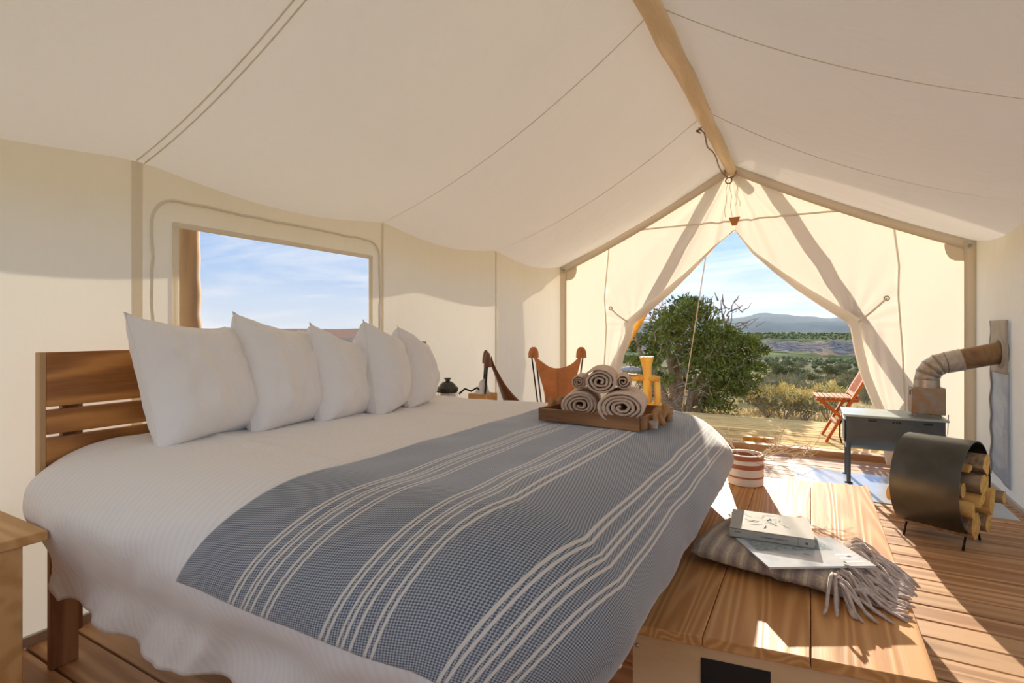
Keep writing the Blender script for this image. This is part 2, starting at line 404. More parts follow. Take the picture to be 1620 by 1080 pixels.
MB().grid(lambda u, v: (lambda si, s_: (XC+si*(HW+.0)*s_, lerp(YB-.4, 7.02, v), ZR+.16-1.05*s_+.03*sin(9*v)*s_))(1 if u > .5 else -1, abs(u-.5)*2*1.15), 40, 30).build('added_shade_fly', M['shade_fly'], ceil, 60)  # unseen second canvas, added above the roof to shade the ceiling
def side_wall(X, name, hole=None, inward=1):
    o = bpy.data.objects.new(name, None); COL.objects.link(o); tag(o, kind='structure'); o['_org'] = (0., 0., 0.)
    Y_ = sorted(set([YB+i*(YF-YB)/44 for i in range(45)]+([hole[0], hole[1]] if hole else [])))
    t_ = sorted(set([i/22 for i in range(23)]))
    def P(Y, t):
        e = eave(Y)
        z = t*e
        if hole:   # rows are bent so that two of them run along the sill and the head of the window
            k0, k1 = 11/22, 19/22
            z = lerp(0, hole[2], t/k0) if t <= k0 else (lerp(hole[2], hole[3], (t-k0)/(k1-k0)) if t <= k1 else lerp(hole[3], e, (t-k1)/(1-k1)))
        b = .03*sin(pi*t)*panel(Y)*(0 if hole[0]-.2 < Y < hole[1]+.2 or (X > 0 and Y > 4.9) else 1)
        return (X-inward*b, Y, z)
    mb = MB(); vs = [P(Y, t) for t in t_ for Y in Y_]; ny = len(Y_); fs = []
    for j in range(len(t_)-1):
        for i in range(ny-1):
            if hole and 11 <= j < 19 and hole[0]-1e-4 <= Y_[i] and Y_[i+1] <= hole[1]+1e-4: continue
            fs.append((j*ny+i, j*ny+i+1, (j+1)*ny+i+1, (j+1)*ny+i))
    mb.add(vs, fs); mb.build('wall_panel', M['canvas'], o, 180); return o
wl = side_wall(XL, 'wall_left', (1.587, 2.985, 1.05, 1.892), 1)
wr = side_wall(XR, 'wall_right', (1.0, 2.985, .95, 1.892), -1)  # the opening in this wall is added for daylight on the bed
for Y in SEAMS[1:4]:
    w_ = .024 if Y < 2 else .012
    MB().box(XL-.002, XL+.004, Y-w_, Y+w_, 0, ZE-.01).build('wall_seam', M['strip'], wl, 35)
    MB().box(XR-.006, XR+.002, Y-.012, Y+.012, 0, ZE-.01).build('wall_seam', M['strip'], wr, 35)
# back wall, with an added opening out of view that lets daylight in
bw = MB(); n = 24
bw.grid(lambda u, v: (lambda x: (x, YB, v*roof(1, abs(x-XC)/HW, YB)[2]))(lerp(XL, XR, u)), n, 8); bw.f = [f for f in bw.f if not (all(-2.5 < bw.v[i][0] < .95 and .75 < bw.v[i][2] < 2.3 for i in f))]; bw.m = [0]*len(bw.f); bw.build('wall_back', M['canvas'], None, 180, kind='structure')
MB().box(XL, XL+.02, YB, YF, 0, .04).build('baseboard_left', M['baseboard'], kind='structure')
MB().box(XR-.02, XR, YB, YF, 0, .04).build('baseboard_right', M['baseboard'], kind='structure')

# window in the left wall: stitched frame, screen
wn = bpy.data.objects.new('window_1', None); COL.objects.link(wn); tag(wn, kind='structure'); wn['_org'] = (0., 0., 0.)
def rrect(y0, y1, z0, z1, r, X, wob=0):
    pts = []
    for cy_, cz_, a0 in ((y1-r, z1-r, 0), (y0+r, z1-r, 90), (y0+r, z0+r, 180), (y1-r, z0+r, 270)):
        for k in range(7):
            a = radians(a0+k*15); pts.append((cy_+r*cos(a), cz_+r*sin(a)))
    out = []
    for (a, b), (c, d) in zip(pts, pts[1:]+pts[:1]):
        k = max(1, int(hypot(c-a, d-b)/.06))
        for q in range(k):
            y, z = lerp(a, c, q/k), lerp(b, d, q/k); out.append((X, y+wob*nz(z*9, y*9), z+wob*nz(y*9, z*9, 3)))
    return out
MB().tube(rrect(1.455, 3.09, .92, 2.03, .12, XL+.008, .010), .008, 7, closed=True, flat=1).build('frame_piping', M['canvas'], wn, 180)
fr = MB(); y0, y1, z0, z1 = 1.587, 2.985, 1.05, 1.892
for a, b, c, d in ((y0-.03, y1+.03, z1, z1+.028), (y0-.03, y1+.03, z0-.028, z0), (y0-.03, y0, z0, z1), (y1, y1+.03, z0, z1)): fr.box(XL-.005, XL+.012, a, b, c, d)
fr.build('frame', M['strip'], wn, 35, bevel=.003)
MB().box(XL-.012, XL-.009, y0, y1, z0, z1).build('insect_screen', M['screen'], wn, 35)

w3 = MB().box(XR+.009, XR+.012, 1.0, 2.985, .95, 1.892).build('added_daylight_window', M['screen'], None, 35, kind='structure')  # screen over the added, unseen opening that brings daylight to the bed

# front wall: yoke above the door, side pieces, two flaps gathered back
openL = [(0, -2.17), (.4, -2.162), (.8, -2.096), (1.05, -2.04), (1.29, -1.945), (1.43, -1.93), (1.523, -1.80), (1.787, -1.489), (2.04, -1.231), (2.31, -.982), (2.486, -.765), (2.6, -.762)]
openR = [(0, .66), (.52, .574), (.713, .504), (.905, .439), (1.17, .384), (1.36, .356), (1.43, .328), (1.60, .10), (1.79, -.138), (1.99, -.354), (2.22, -.578), (2.486, -.757), (2.6, -.760)]
seamL = [(0, -2.34), (.8, -2.331), (1.37, -2.289), (1.77, -2.314), (2.38, -2.263), (2.6, -2.26)]
seamR = [(0, .84), (.6, .82), (1.11, .80), (1.68, .763), (2.0, .769), (2.43, .722), (2.6, .71)]
def xroof(side, z):
    if z <= eave(YF): return XC+side*HW
    a, b = 0, 1
    for _ in range(30):
        m_ = (a+b)/2
        if roof(side, m_, YF)[2] > z: a = m_
        else: b = m_
    return XC+side*HW*a
def folds(x, z, k=1.0):
    dx, dz = x-XC, 3.2-z
    th = atan2(dx, max(dz, .05)); r = hypot(dx, dz)
    g_ = math.exp(-(th/.62)**2)*clamp(r*1.5)*math.exp(-max(0, r-.9)*.9)
    return YF+k*(.050*sin(th*22+.8)+.022*sin(th*43))*g_
frontw = bpy.data.objects.new('wall_front', None); COL.objects.link(frontw); tag(frontw, kind='structure'); frontw['_org'] = (0., 0., 0.)
ZY = 2.6
MB().grid(lambda u, v: (lambda z: (lambda x: (x, folds(x, z), z))(lerp(xroof(-1, z), xroof(1, z), u)))(lerp(ZY, ZR-.002, v)), 110, 22).build('yoke_panel', M['canvas_front'], frontw, 180)
def side_piece(side):
    sm_ = seamL if side < 0 else seamR
    def fn(u, v):
        z = v*ZY; xo = xroof(side, z); xs = interp(sm_, z)
        if (xo-xs)*side < 0: xs = xo
        return (lerp(xo, xs, u), YF+.012*sin(z*3+u*5), z)
    MB().grid(fn, 14, 50).build('side_panel', M['canvas_front'], frontw, 180)
def flap(side):
    sm_, op = (seamL, openL) if side < 0 else (seamR, openR)
    o = bpy.data.objects.new('door_1' if side < 0 else 'door_2', None); COL.objects.link(o); tag(o, kind='structure'); o['_org'] = (0., 0., 0.)
    def fn(u, v):
        z = v*ZY; xo = interp(sm_, z)
        xr = xroof(side, z)
        if (xo-xr)*side > 0: xo = xr
        xi = interp(op, z); x = lerp(xo, xi, u)
        below = sm((1.5-z)/.25)
        y = folds(x, z, .85)
        # gathered hanging pleats under the tie, radiating creases above it
        y += below*(.035*sin(u*15+.6)*sm(u*1.6)-.05*u*u)
        tx, tz = (-1.95, 1.43) if side < 0 else (.37, 1.40)
        th = atan2(z-tz, (x-tx)*side+1e-6); rr = hypot(x-tx, z-tz)
        y += (1-below)*.028*sin(th*16)*math.exp(-rr*2.6)*sm(rr*8)
        return (x, y, z)
    MB().grid(fn, 46, 110).build('flap_panel', M['flap'], o, 180)
    # the edge of the flap, folded back on itself
    def hem(u, v):
        z = lerp(.0, 2.49, v); xi = interp(op, z); slant = sm((z-1.35)/.15)
        wd = lerp(.09, lerp(.17, .02, sm((z-1.43)/1.05)), slant)
        b = u*pi
        return (xi+side*wd*(1-cos(b))/2-side*.004, YF-.012-.05*sin(b)*(.4+.6*clamp(wd/.17))-.05*(1-slant), z)
    MB().grid(hem, 10, 90).build('folded_edge', M['flap'], o, 180)
    t0, t1 = ((-2.221, 1.625), (-1.957, 1.429)) if side < 0 else ((.664, 1.67), (.385, 1.40))
    m = MB(); m.tube([(lerp(t0[0], t1[0], i/8), YF-.05-.03*sin(pi*i/8), lerp(t0[1], t1[1], i/8)-.01*sin(pi*i/8)) for i in range(9)], .010, 6)
    m.build('tie_back', M['canvas_seam'], o, 180)
    g_ = MB(); g_.tube([(t0[0]+.022*cos(a*pi/6), YF-.045, t0[1]+.022*sin(a*pi/6)) for a in range(12)], .007, 6, closed=True); g_.build('grommet', M['hardware'], o, 180)
    s_ = MB(); s_.tube([(interp(sm_, z), YF-.006+.012*sin(z*3), z) for z in [i*2.42/40 for i in range(41)]], .009, 5); s_.build('flap_seam', M['canvas_seam'], o, 180)
    return o
for sd in (-1, 1): side_piece(sd); flap(sd)
yk = MB(); yk.tube([(x, folds(x, 2.59)-.012, 2.592+.012*sin((x+.76)*2.6)*(1 if x > -.76 else -.6)) for x in [lerp(-1.85, .25, i/50) for i in range(51)]], .011, 6, flat=1); yk.build('yoke_seam', M['canvas_seam'], frontw, 180)
# dense hem strips framing the front wall
def strip(p, q, nrm, wd, name='hem_strip'):
    m = MB()
    m.grid(lambda u, v: tuple(Vector(p(v))+Vector(nrm(v))*wd*u), 2, 30); return m.build(name, M['canvas_double'], frontw, 180, solid=.006)
for sd in (-1, 1):
    strip(lambda v: (XC+sd*HW-sd*.0, YF-.03, v*eave(YF)), 0, lambda v: (-sd, 0, 0), .09)
    strip(lambda v: tuple(Vector(roof(sd, v, YF-.03))+Vector((0, 0, -.004))), 0, lambda v: (-sd*.40, 0, -.9), .095)
    x0 = XC+sd*HW
    pm = MB(); pts = [(x0-sd*.085, YF-.022, eave(YF)-.01)]
    for k in range(7):
        a = radians(90*k/6); pts.append((x0-sd*(.085+.15*cos(a)**.6), YF-.022, eave(YF)-.02-.17*sin(a)))
    pm.prism(pts, (0, .006, 0)); pm.build('corner_patch', M['canvas_double'], frontw, 35)
    gm = MB(); gm.tube([(x0-sd*.05+.014*cos(a*pi/5), YF-.045, eave(YF)-.05+.014*sin(a*pi/5)) for a in range(10)], .006, 6, closed=True); gm.build('grommet', M['hardware'], frontw, 180)
tm = MB(); tm.prism([(-.822, YF-.05, 2.635), (-.698, YF-.05, 2.635), (-.735, YF-.05, 2.54), (-.785, YF-.05, 2.54)], (0, .012, 0)); tm.build('leather_tab', M['leather'], frontw, 35, bevel=.003, label='brown leather tab')
for k, (x0, x1) in enumerate(((-.83, -.86), (-.80, -.79), (-.75, -.70), (-.72, -.74))):
    m = MB(); m.tube([(lerp(x0, x1, i/8)+.01*sin(i*1.7+k), YF-.05-.01*k, lerp(3.1, 2.64 if k < 2 else 2.75, i/8)) for i in range(9)], .003, 4); m.build('hanging_cord', M['canvas_seam'], frontw, 180)
# sill
MB().box(XL, XR, 6.56, 6.70, -.05, .065).build('trim_1', M['floor'], kind='structure', bevel=.006)

# ridge pole
def rp(i, n_, a, b): return lerp(a, b, i/n_)
N = 60; path = []; rad = []
for i in range(N+1):
    y = rp(i, N, -.95, 7.35); path.append((XC+.012*nz(y*1.1, 5), y, 3.165+.010*nz(y*.9, 1)+.0)); rad.append(lerp(.078, .052, i/N)*(1+.10*nz(y*3.1, 9)))
rpole = thing('ridge_pole', (XC, -.95, 3.1), 'peeled pale log ridge pole running under the tent roof', 'pole')
MB().tube(path, rad, 14).build('log', M['log'], rpole, 180)
cr = MB(); cr.tube([(XC-.07+.012*sin(i*.9), lerp(4.85, 6.5, i/16), 3.13-.012*cos(i*1.3)-.03*(i/16)) for i in range(17)], .007, 5)
cr.tube([(XC-.07+.02*cos(a*.9), 4.85+.02*sin(a*1.1), 3.12-.008*a) for a in range(7)], .007, 5)
cr.tube([(XC+.062*cos(a*pi/6)-.01, 6.45, 3.135+.062*sin(a*pi/6)) for a in range(12)], .009, 5, closed=True)
cr.tube([(XC-.03+.035*cos(a*pi/5), 6.47, 3.05+.035*sin(a*pi/5)) for a in range(10)], .008, 5, closed=True)
cr.build('lashing', M['bark'], rpole, 180, label='dark lashing cord with knots')

# ------------------------------------------------------------------ floor and deck
fl = MB().box(XL-.05, XR+.05, YB, 6.57, -.12, -.03).build('floor', M['dark_gap'], kind='structure')
pitch = .1655; y = .953-12*pitch; k = 0
proto = None
def plank(parent, x0, x1, y0, wd, z0, z1, mat, name, me=None):
    if me is None:
        m = MB().box(x0, x1, -wd/2, wd/2, z0, z1); o = m.build(name, mat, parent, 35, bevel=.004)
        o.location = (0, y0, 0); return o
    o = me.copy(); COL.objects.link(o); o.parent = parent; o.location = (0, y0, 0); return o
while y < 6.5:
    o = plank(fl, XL, XR, y+pitch/2, pitch-.010, -.03, 0, M['floor'], 'floorboard', proto)
    o.location.z = random.uniform(-.0012, .0012); proto = proto or o
    y += pitch
deck = MB().box(-4.2, 3.4, 6.7, 9.05, -.12, -.035).build('deck', M['dark_gap'], kind='structure')
proto = None; y = 6.705
while y < 8.95:
    o = plank(deck, -4.2, 3.4, y+.082, .140, -.035, 0, M['deck'], 'deck_board', proto)
    o.location.z = random.uniform(-.002, .002); proto = proto or o
    y += .166
MB().box(-4.2, 3.4, 9.05, 9.08, -.35, -.005).build('trim_2', M['deck'], kind='structure')

# ------------------------------------------------------------------ land
def height(r, az):
    b = interp([(0, -.36), (9, -.36), (12, -.42), (20, -.85), (50, -2.5), (100, -4.4), (150, -6.0), (190, -8.2), (215, -7.4), (250, -9.3), (292, -10.2), (300, -9.8), (325, -4.4), (345, -3.9), (430, -3.1), (520, -1.9), (560, -2.2), (900, -4.0), (5000, -6)], r+(22*nz(az*14, 1)+9*nz(az*55, 2)+4*nz(az*150, 3)+6*nz(az*330, 4))*clamp((r-170)/60)*(1 if r < 500 else 0))
    x, y = r*sin(az), r*cos(az)
    if r > 9.5:
        b += .10*nz(x*.5, y*.5)*clamp((r-9.5)/5)+.5*clamp(r/90)*nz(x*.05, y*.05)
    if r > 160:
        k = clamp((r-160)/60)*.6
        b += k*(1.9*nz(x*.012, y*.012, 2)+1.0*nz(x*.04, y*.04, 7)+.5*nz(x*.11, y*.11, 8))*(1 if r < 520 else .25)
        wst = clamp((-.55-az)/.15) if az < -.5 else 0
        b += wst*k*interp([(200, 0), (400, 3.0), (520, 7.5), (600, 7.0), (5000, 0)], r)
    return b
gm = MB(); rs = [0, 4, 7, 9.3]; r = 9.3
while r < 2600: r *= 1.012 if 180 < r < 370 else (1.035 if r < 700 and r > 180 else 1.075); rs.append(r)
NA = 420
azs = [radians(-135+i*180/NA) for i in range(NA+1)]
gm.add([(r_*sin(a), r_*cos(a), height(r_, a)) for r_ in rs for a in azs], [(j*(NA+1)+i, (j+1)*(NA+1)+i, (j+1)*(NA+1)+i+1, j*(NA+1)+i+1) for j in range(len(rs)-1) for i in range(NA)])
gm.build('ground', M['ground'], None, 180, kind='structure')
# rest of the land, behind the tent
gb = MB(); gb.add([(r_*sin(a), r_*cos(a), height(min(r_, 400), 0)) for r_ in (0, 9.3, 40, 400, 2600) for a in [radians(45+i*15) for i in range(13)]], [(j*13+i, (j+1)*13+i, (j+1)*13+i+1, j*13+i+1) for j in range(4) for i in range(12)])
gb.build('ground', M['ground'], None, 180, kind='structure')
# mountains
mm = MB()
def mtn(u, v):
    az = radians(lerp(-42, 22, u)); R = 2400+v*700
    deg = math.degrees(az)
    prof = interp([(-42, 30), (-30, 46), (-18, 52), (-13.5, 40), (-9, 48), (-5.8, 60), (-3.9, 76), (-1.5, 64), (0, 56), (1.5, 51), (3, 62), (5.5, 58), (9, 66), (22, 50)], deg)
    h = sin(pi*clamp(v*1.0))**.8*prof*1.18
    h += (5*nz(az*60, v*3)+2.5*nz(az*190, v*5))*sin(pi*v)
    return (R*sin(az), R*cos(az), -6+h)
mm.grid(mtn, 260, 10); mm.build('mountain_range', M['mountain'], None, 180, kind='structure')
MB().grid(lambda u, v: (lambda az, R: (R*sin(az), R*cos(az), -4+sin(pi*v)*(30+9*nz(az*22, 3)+3*nz(az*90, 5))))(radians(lerp(-42, 22, u)), 1700+v*300), 200, 6).build('foothills', M['mountain'], None, 180, kind='structure')
# thin haze lying over the far plain
hz, HT = material('haze')
vs_ = HT.n('ShaderNodeVolumeScatter', {0: (.80, .90, 1.0, 1), 'Density': .00030})
HT.link(vs_.outputs[0], HT.n('ShaderNodeOutputMaterial').inputs['Volume'])
h_ = MB()
NH = 12; ha = [radians(-100+i*140/NH) for i in range(NH+1)]
hv = [(R*sin(a), R*cos(a), z) for z in (-30, 170) for R in (560, 2900) for a in ha]
n1 = NH+1; hf = []
for i in range(NH):
    q = lambda L_, R_, k_: (L_*2+R_)*n1+k_
    hf += [(q(0, 0, i), q(0, 0, i+1), q(0, 1, i+1), q(0, 1, i)), (q(1, 0, i), q(1, 1, i), q(1, 1, i+1), q(1, 0, i+1)), (q(0, 0, i), q(1, 0, i), q(1, 0, i+1), q(0, 0, i+1)), (q(0, 1, i), q(0, 1, i+1), q(1, 1, i+1), q(1, 1, i))]
hf += [(0, 1*n1, 3*n1, 2*n1), (NH, 2*n1+NH, 3*n1+NH, 1*n1+NH)]
h_.add(hv, hf); h_.build('haze', hz, None, 0, kind='stuff', fix=True)

# ------------------------------------------------------------------ plants
def leafball(m, c, r, n, size, mi=0, squash=.8, up=.35):
    c = Vector(c)
    for _ in range(n):
        d = Vector((random.gauss(0, 1), random.gauss(0, 1), random.gauss(0, 1))).normalized()
        rr = r*random.random()**.35
        p = c+Vector((d.x, d.y, d.z*squash))*rr
        t = (d+Vector((0, 0, up))+Vector((random.gauss(0, .5), random.gauss(0, .5), random.gauss(0, .5)))).normalized()
        s_ = t.orthogonal().normalized(); s_.rotate(Matrix.Rotation(random.uniform(0, 2*pi), 3, t))
        L = size*random.uniform(.6, 1.4)
        m.add([p-s_*L*.25, p+s_*L*.25, p+t*L+s_*L*.12, p+t*L*1.1-s_*L*.1], [(0, 1, 2, 3)], mi)
def branchpath(a, b, wob, n=7):
    a, b = Vector(a), Vector(b); L = (b-a).length
    return [a.lerp(b, i/n)+Vector((nz(i*.7+a.x*9, a.z*3), nz(i*.7, 4+b.x*5), nz(i*.7, 8+b.z*5)))*wob*L*sin(pi*i/n) for i in range(n+1)]
TX, TY, TZ = -2.5, 12.0, -.43
RX, RY = .871, .491
tree = thing('juniper_tree', (TX, TY, TZ), 'gnarled multi-stemmed juniper tree standing beyond the deck', 'tree')
def tp(px, py, dd=0): # a point on the tree: image offset from its base, metres
    k = .0139; a = (px-1078)*k; b = (643-py)*k
    return (TX+RX*a-RY*dd, TY+RY*a+RX*dd, TZ+b)
stems = [[(1066, 645), (1048, 612), (1030, 580), (1012, 545), (1004, 515)], [(1074, 645), (1066, 600), (1070, 560), (1052, 525), (1040, 500)], [(1080, 645), (1076, 590), (1086, 545), (1092, 500), (1098, 478)],
         [(1088, 645), (1098, 605), (1118, 575), (1138, 545), (1148, 512), (1155, 492)], [(1086, 643), (1112, 620), (1146, 606), (1184, 600)], [(1078, 645), (1052, 622), (1022, 600), (1006, 585)], [(1092, 645), (1110, 640), (1128, 618), (1140, 590), (1168, 570)]]
for k, st in enumerate(stems):
    m = MB(); pts = []
    P = [Vector(tp(x, y, (k % 3)*.14*i)) for i, (x, y) in enumerate(st)]
    for a, b in zip(P, P[1:]): pts += branchpath(a, b, .12, 5)[:-1]
    pts.append(P[-1]); pts[0].z -= .1
    m.tube(pts, [lerp(.15 if k < 3 else .10, .016, (i/len(pts))**.6) for i in range(len(pts))], 8); m.build('trunk', M['bark'], tree, 180)
tw = MB()
for a, b in (((1154, 493), (1170, 466)), ((1150, 500), (1140, 468)), ((1140, 468), (1134, 455)), ((1166, 470), (1172, 460)), ((1160, 485), (1178, 476)), ((1152, 515), (1178, 505)), ((1178, 505), (1192, 500)), ((1178, 505), (1190, 512)), ((1148, 470), (1144, 458)), ((1120, 500), (1128, 475)), ((1128, 475), (1124, 462)), ((1130, 500), (1136, 480)), ((1146, 505), (1152, 480)), ((1152, 480), (1148, 466))):
    tw.tube(branchpath(tp(*a, .1), tp(*b, random.uniform(-.2, .2)), .2, 5), [.022-.003*i for i in range(6)], 5)
for _ in range(260):
    k = random.choice(stems); x, y = k[random.randint(1, len(k)-1)]
    a = (x+random.uniform(-22, 22), y+random.uniform(-18, 18)); b = (a[0]+random.uniform(-26, 26), a[1]-random.uniform(-6, 26))
    if b[0] < 1000 or b[1] < 466: continue
    d = random.uniform(-.9, .5)
    tw.tube(branchpath(tp(*a, d), tp(*b, d+random.uniform(-.3, .3)), .22, 4), [.014, .012, .009, .007, .004], 4)
tw.build('bare_branches', M['twigtree'], tree, 180, kind='stuff')
clumps = [(1075, 487, 20), (1102, 482, 17), (1058, 497, 17), (1086, 505, 20), (1118, 508, 14), (1036, 512, 11), (1070, 522, 18), (1098, 530, 20), (1050, 540, 15), (1122, 536, 19), (1148, 528, 10), (1172, 532, 11), (1184, 536, 8), (1028, 565, 10), (1012, 540, 9), (1044, 590, 9), (1108, 575, 19), (1136, 566, 18), (1160, 580, 16), (1180, 590, 13), (1166, 556, 12), (1128, 600, 18), (1152, 605, 16), (1112, 628, 13), (1140, 634, 12), (1188, 572, 8), (1102, 552, 18), (1080, 560, 12), (1018, 590, 8), (1026, 528, 9), (1008, 565, 8), (1064, 506, 14), (1130, 622, 14), (1092, 600, 10), (1170, 605, 9), (1036, 548, 9), (1110, 492, 10), (1090, 470, 8), (1150, 550, 14), (1140, 515, 9), (1178, 548, 12), (1160, 520, 8), (1192, 545, 6), (1176, 575, 14), (1148, 588, 16)]
f1, f2 = MB(), MB()
for x, y, rr in clumps:
    for q in range(5):
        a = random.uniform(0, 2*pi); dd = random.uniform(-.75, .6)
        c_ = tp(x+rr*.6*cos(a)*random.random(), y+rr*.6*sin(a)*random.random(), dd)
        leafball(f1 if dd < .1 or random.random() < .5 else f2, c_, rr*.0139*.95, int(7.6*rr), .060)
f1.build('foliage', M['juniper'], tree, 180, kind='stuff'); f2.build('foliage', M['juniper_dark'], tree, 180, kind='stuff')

def shrub_proto(name, mats, r, h, n, size, label, cat='shrub', group=None, tips=0):
    t = thing(name, (0, 0, 0), label, cat, group)
    st = MB()
    for k in range(9):
        a = random.uniform(0, 2*pi); st.tube(branchpath((0, 0, -.03), (r*.7*cos(a), r*.7*sin(a), h*.75), .15, 4), [.012, .010, .008, .006, .004], 4)
    st.build('stems', M['twigtree'], t, 180)
    m = MB()
    for k in range(11):
        a = random.uniform(0, 2*pi); q = r*.65*random.random()**.5
        leafball(m, (q*cos(a), q*sin(a), h*random.uniform(.35, .8)), r*.42, n//11, size, 0, .8, .8)
    if tips:
        for k in range(tips):
            a = random.uniform(0, 2*pi); q = r*.95*random.random()**.5
            leafball(m, (q*cos(a), q*sin(a), h*(1.0-.35*(q/r)**2)*random.uniform(.8, 1.05)), r*.10, 9, size*.8, 1, 1, .5)
    m.build('foliage', mats, t, 180); return t
def copy_thing(o, loc, rz, sc, label=None, group=None):
    c = o.copy(); COL.objects.link(c); c.location = loc; c.rotation_euler.z = rz; c.scale = (sc, sc, sc)
    if label: c['label'] = label
    if group: c['group'] = group
    for ch in o.children:
        d = ch.copy(); COL.objects.link(d); d.parent = c
    return c
sages = [shrub_proto('sagebrush', [M['sage']], .42, .5, 650, .06, 's', group='sagebrush on the plain'), shrub_proto('sagebrush', [M['sage_dark']], .45, .55, 700, .06, 's', group='sagebrush on the plain')]
rabbit = shrub_proto('rabbitbrush', [M['sage'], M['rabbit']], .42, .62, 520, .05, 'r', group=None, tips=62)
def ground_z(x, y): return height(hypot(x, y), atan2(x, y))
def gpt(px, d):
    a = (px-810)/840; x, y = d*(-.4907+.8714*a), d*(.8714+.4907*a); return x, y, ground_z(x, y)-.02
rb = [(1212, 10.9, 1.0, 'yellow-flowering rabbitbrush left of the others at the deck edge'), (1240, 10.4, 1.15, 'tall yellow-flowering rabbitbrush in the middle of the deck edge row'), (1275, 10.3, 1.0, 'yellow-flowering rabbitbrush just left of the red folding chair'), (1312, 10.8, 1.25, 'tallest yellow-flowering rabbitbrush behind the red folding chair'), (1255, 11.6, 1.0, 'yellow-flowering rabbitbrush a step behind the deck edge row')]
for i, (px, d, s_, lab) in enumerate(rb):
    p = gpt(px, d)
    if i == 0: rabbit.location = p; rabbit.scale = (s_,)*3; rabbit['label'] = lab; rabbit['group'] = 'rabbitbrush by the deck'
    else: copy_thing(rabbit, p, i*1.3, s_, lab, 'rabbitbrush by the deck')
near = [(1205, 12.3, 1.0, 0, 'small grey-green sagebrush just right of the juniper trunk'), (1180, 14.5, 1.1, 1, 'dark sagebrush under the right side of the juniper crown'), (1226, 16.5, 1.5, 0, 'broad grey sagebrush above the leftmost rabbitbrush'), (1296, 14.6, 1.3, 0, 'broad grey sagebrush left of the folding chair back')]
first = [True, True]
def put(kind, p, rz, sc, lab, grp=None):
    pr = sages[kind]
    if first[kind]:
        first[kind] = False; pr.location = p; pr.scale = (sc,)*3; pr['label'] = lab
        if grp: pr['group'] = grp
        elif 'group' in pr: pr['group'] = 'sagebrush near the deck'
        return pr
    return copy_thing(pr, p, rz, sc, lab, grp or 'sagebrush near the deck')
for px, d, sc, k, lab in near: put(k, gpt(px, d), d, sc, lab)
lab_p = 'low sagebrush dotting the open plain between deck and mesa'
rnd = random.Random(4)
placed = []
while len(placed) < 120:
    q = rnd.random(); d = 1/lerp(1/15.5, 1/95, q); px = rnd.uniform(1010, 1400); sc = rnd.uniform(.55, 1.25)*(1+.5*clamp((d-20)/60)); p = gpt(px, d)
    if any(hypot(p[0]-x, p[1]-y) < .42*(sc+s2) for x, y, s2 in placed): continue
    placed.append((p[0], p[1], sc)); put(1 if rnd.random() < .4 else 0, p, rnd.uniform(0, 6), sc, lab_p, 'sagebrush on the plain')
# dark bigger bushes on the plain
for px, d, sc, lab in ((1245, 27, 1.9, 'large dark green bush on the plain, left one of two'), (1322, 31, 1.8, 'large dark green bush on the plain, right one of two')):
    put(1, gpt(px, d), 1.2, sc, lab, 'large bushes')
# dry grass: nobody could count it
gr = MB()
for i in range(9000):
    d = 10.3+11*rnd.random()**1.3; px = rnd.uniform(990, 1400); x, y, z = gpt(px, d)
    if hypot(x, y) < 9.2 or y < 9.2: continue
    if nz(x*1.4, y*1.4) < -.15: continue
    a = rnd.uniform(0, pi); h = rnd.uniform(.05, .17); w2 = .008
    lx, ly = rnd.gauss(0, .04), rnd.gauss(0, .04)
    gr.add([(x-w2*cos(a), y-w2*sin(a), z), (x+w2*cos(a), y+w2*sin(a), z), (x+lx, y+ly, z+h)], [(0, 1, 2)])
gr.build('dry_grass', M['grass'], None, 0, kind='stuff', label='pale dry grass around the juniper and shrubs', cat='grass')
# scrub trees along the mesa rim and plain: dark dots far off
sc_ = MB()
for i in range(1500):
    az = radians(rnd.uniform(-20, 5)); R = rnd.uniform(345, 560) if i % 3 else rnd.uniform(80, 190)
    x, y = R*sin(az), R*cos(az); z = height(R, az); h = rnd.uniform(.7, 1.6)*(.95 if R > 300 else .5)
    k = [(x+h*cos(a)*rnd.uniform(.6, 1), y+h*sin(a)*rnd.uniform(.6, 1), z+h*.45) for a in (0, 1.26, 2.51, 3.77, 5.03)]
    sc_.add([(x, y, z-.2), *k, (x, y, z+h*1.2)], [(0, i2 % 5+1, i2+1) for i2 in range(5) for i2 in [(i2)]][:0]+[(0, (j+1) % 5+1, j+1) for j in range(5)]+[(j+1, (j+1) % 5+1, 6) for j in range(5)])
sc_.build('distant_scrub', M['sage_dark'], None, 180, kind='stuff', label='dark scrub trees dotted along the far mesa rim', cat='scrub')

# ------------------------------------------------------------------ outside by the tent
def pole(name, a, b, r0, r1, label, cat='pole', mat=None, extra=None):
    t = thing(name, a, label, cat); P = branchpath(a, b, .006, 24)
    MB().tube(P, [lerp(r0, r1, i/24)*(1+.10*nz(i*.8, r0*50)) for i in range(25)], 12).build('log', mat or M['log_z'], t, 180); return t
p1 = pole('frame_pole', (-3.06, 7.08, -.36), (-.68, 7.08, 3.95), .075, .062, 'orange peeled log frame pole slanting up left of the doorway', mat=M['yellow_log'])
p2 = pole('frame_pole', (1.42, 6.94, -.36), (-.99, 6.94, 3.98), .078, .065, 'peeled log frame pole crossing from the right, seen as a shadow on the canvas', mat=M['yellow_log'])
pole('corner_post', (-3.32, 1.86, -.36), (-3.32, 1.86, 2.35), .066, .062, 'brown peeled log post standing outside the screened window', 'post')
pole('side_rail_pole', (-3.30, -1.4, 2.33), (-3.30, 7.5, 2.33), .05, .045, 'long peeled log rail carrying the left eave outside', mat=M['log'])
pole('corner_post', (-3.32, 6.9, -.36), (-3.32, 6.9, 2.35), .066, .062, 'peeled log post outside the front left tent corner', 'post')
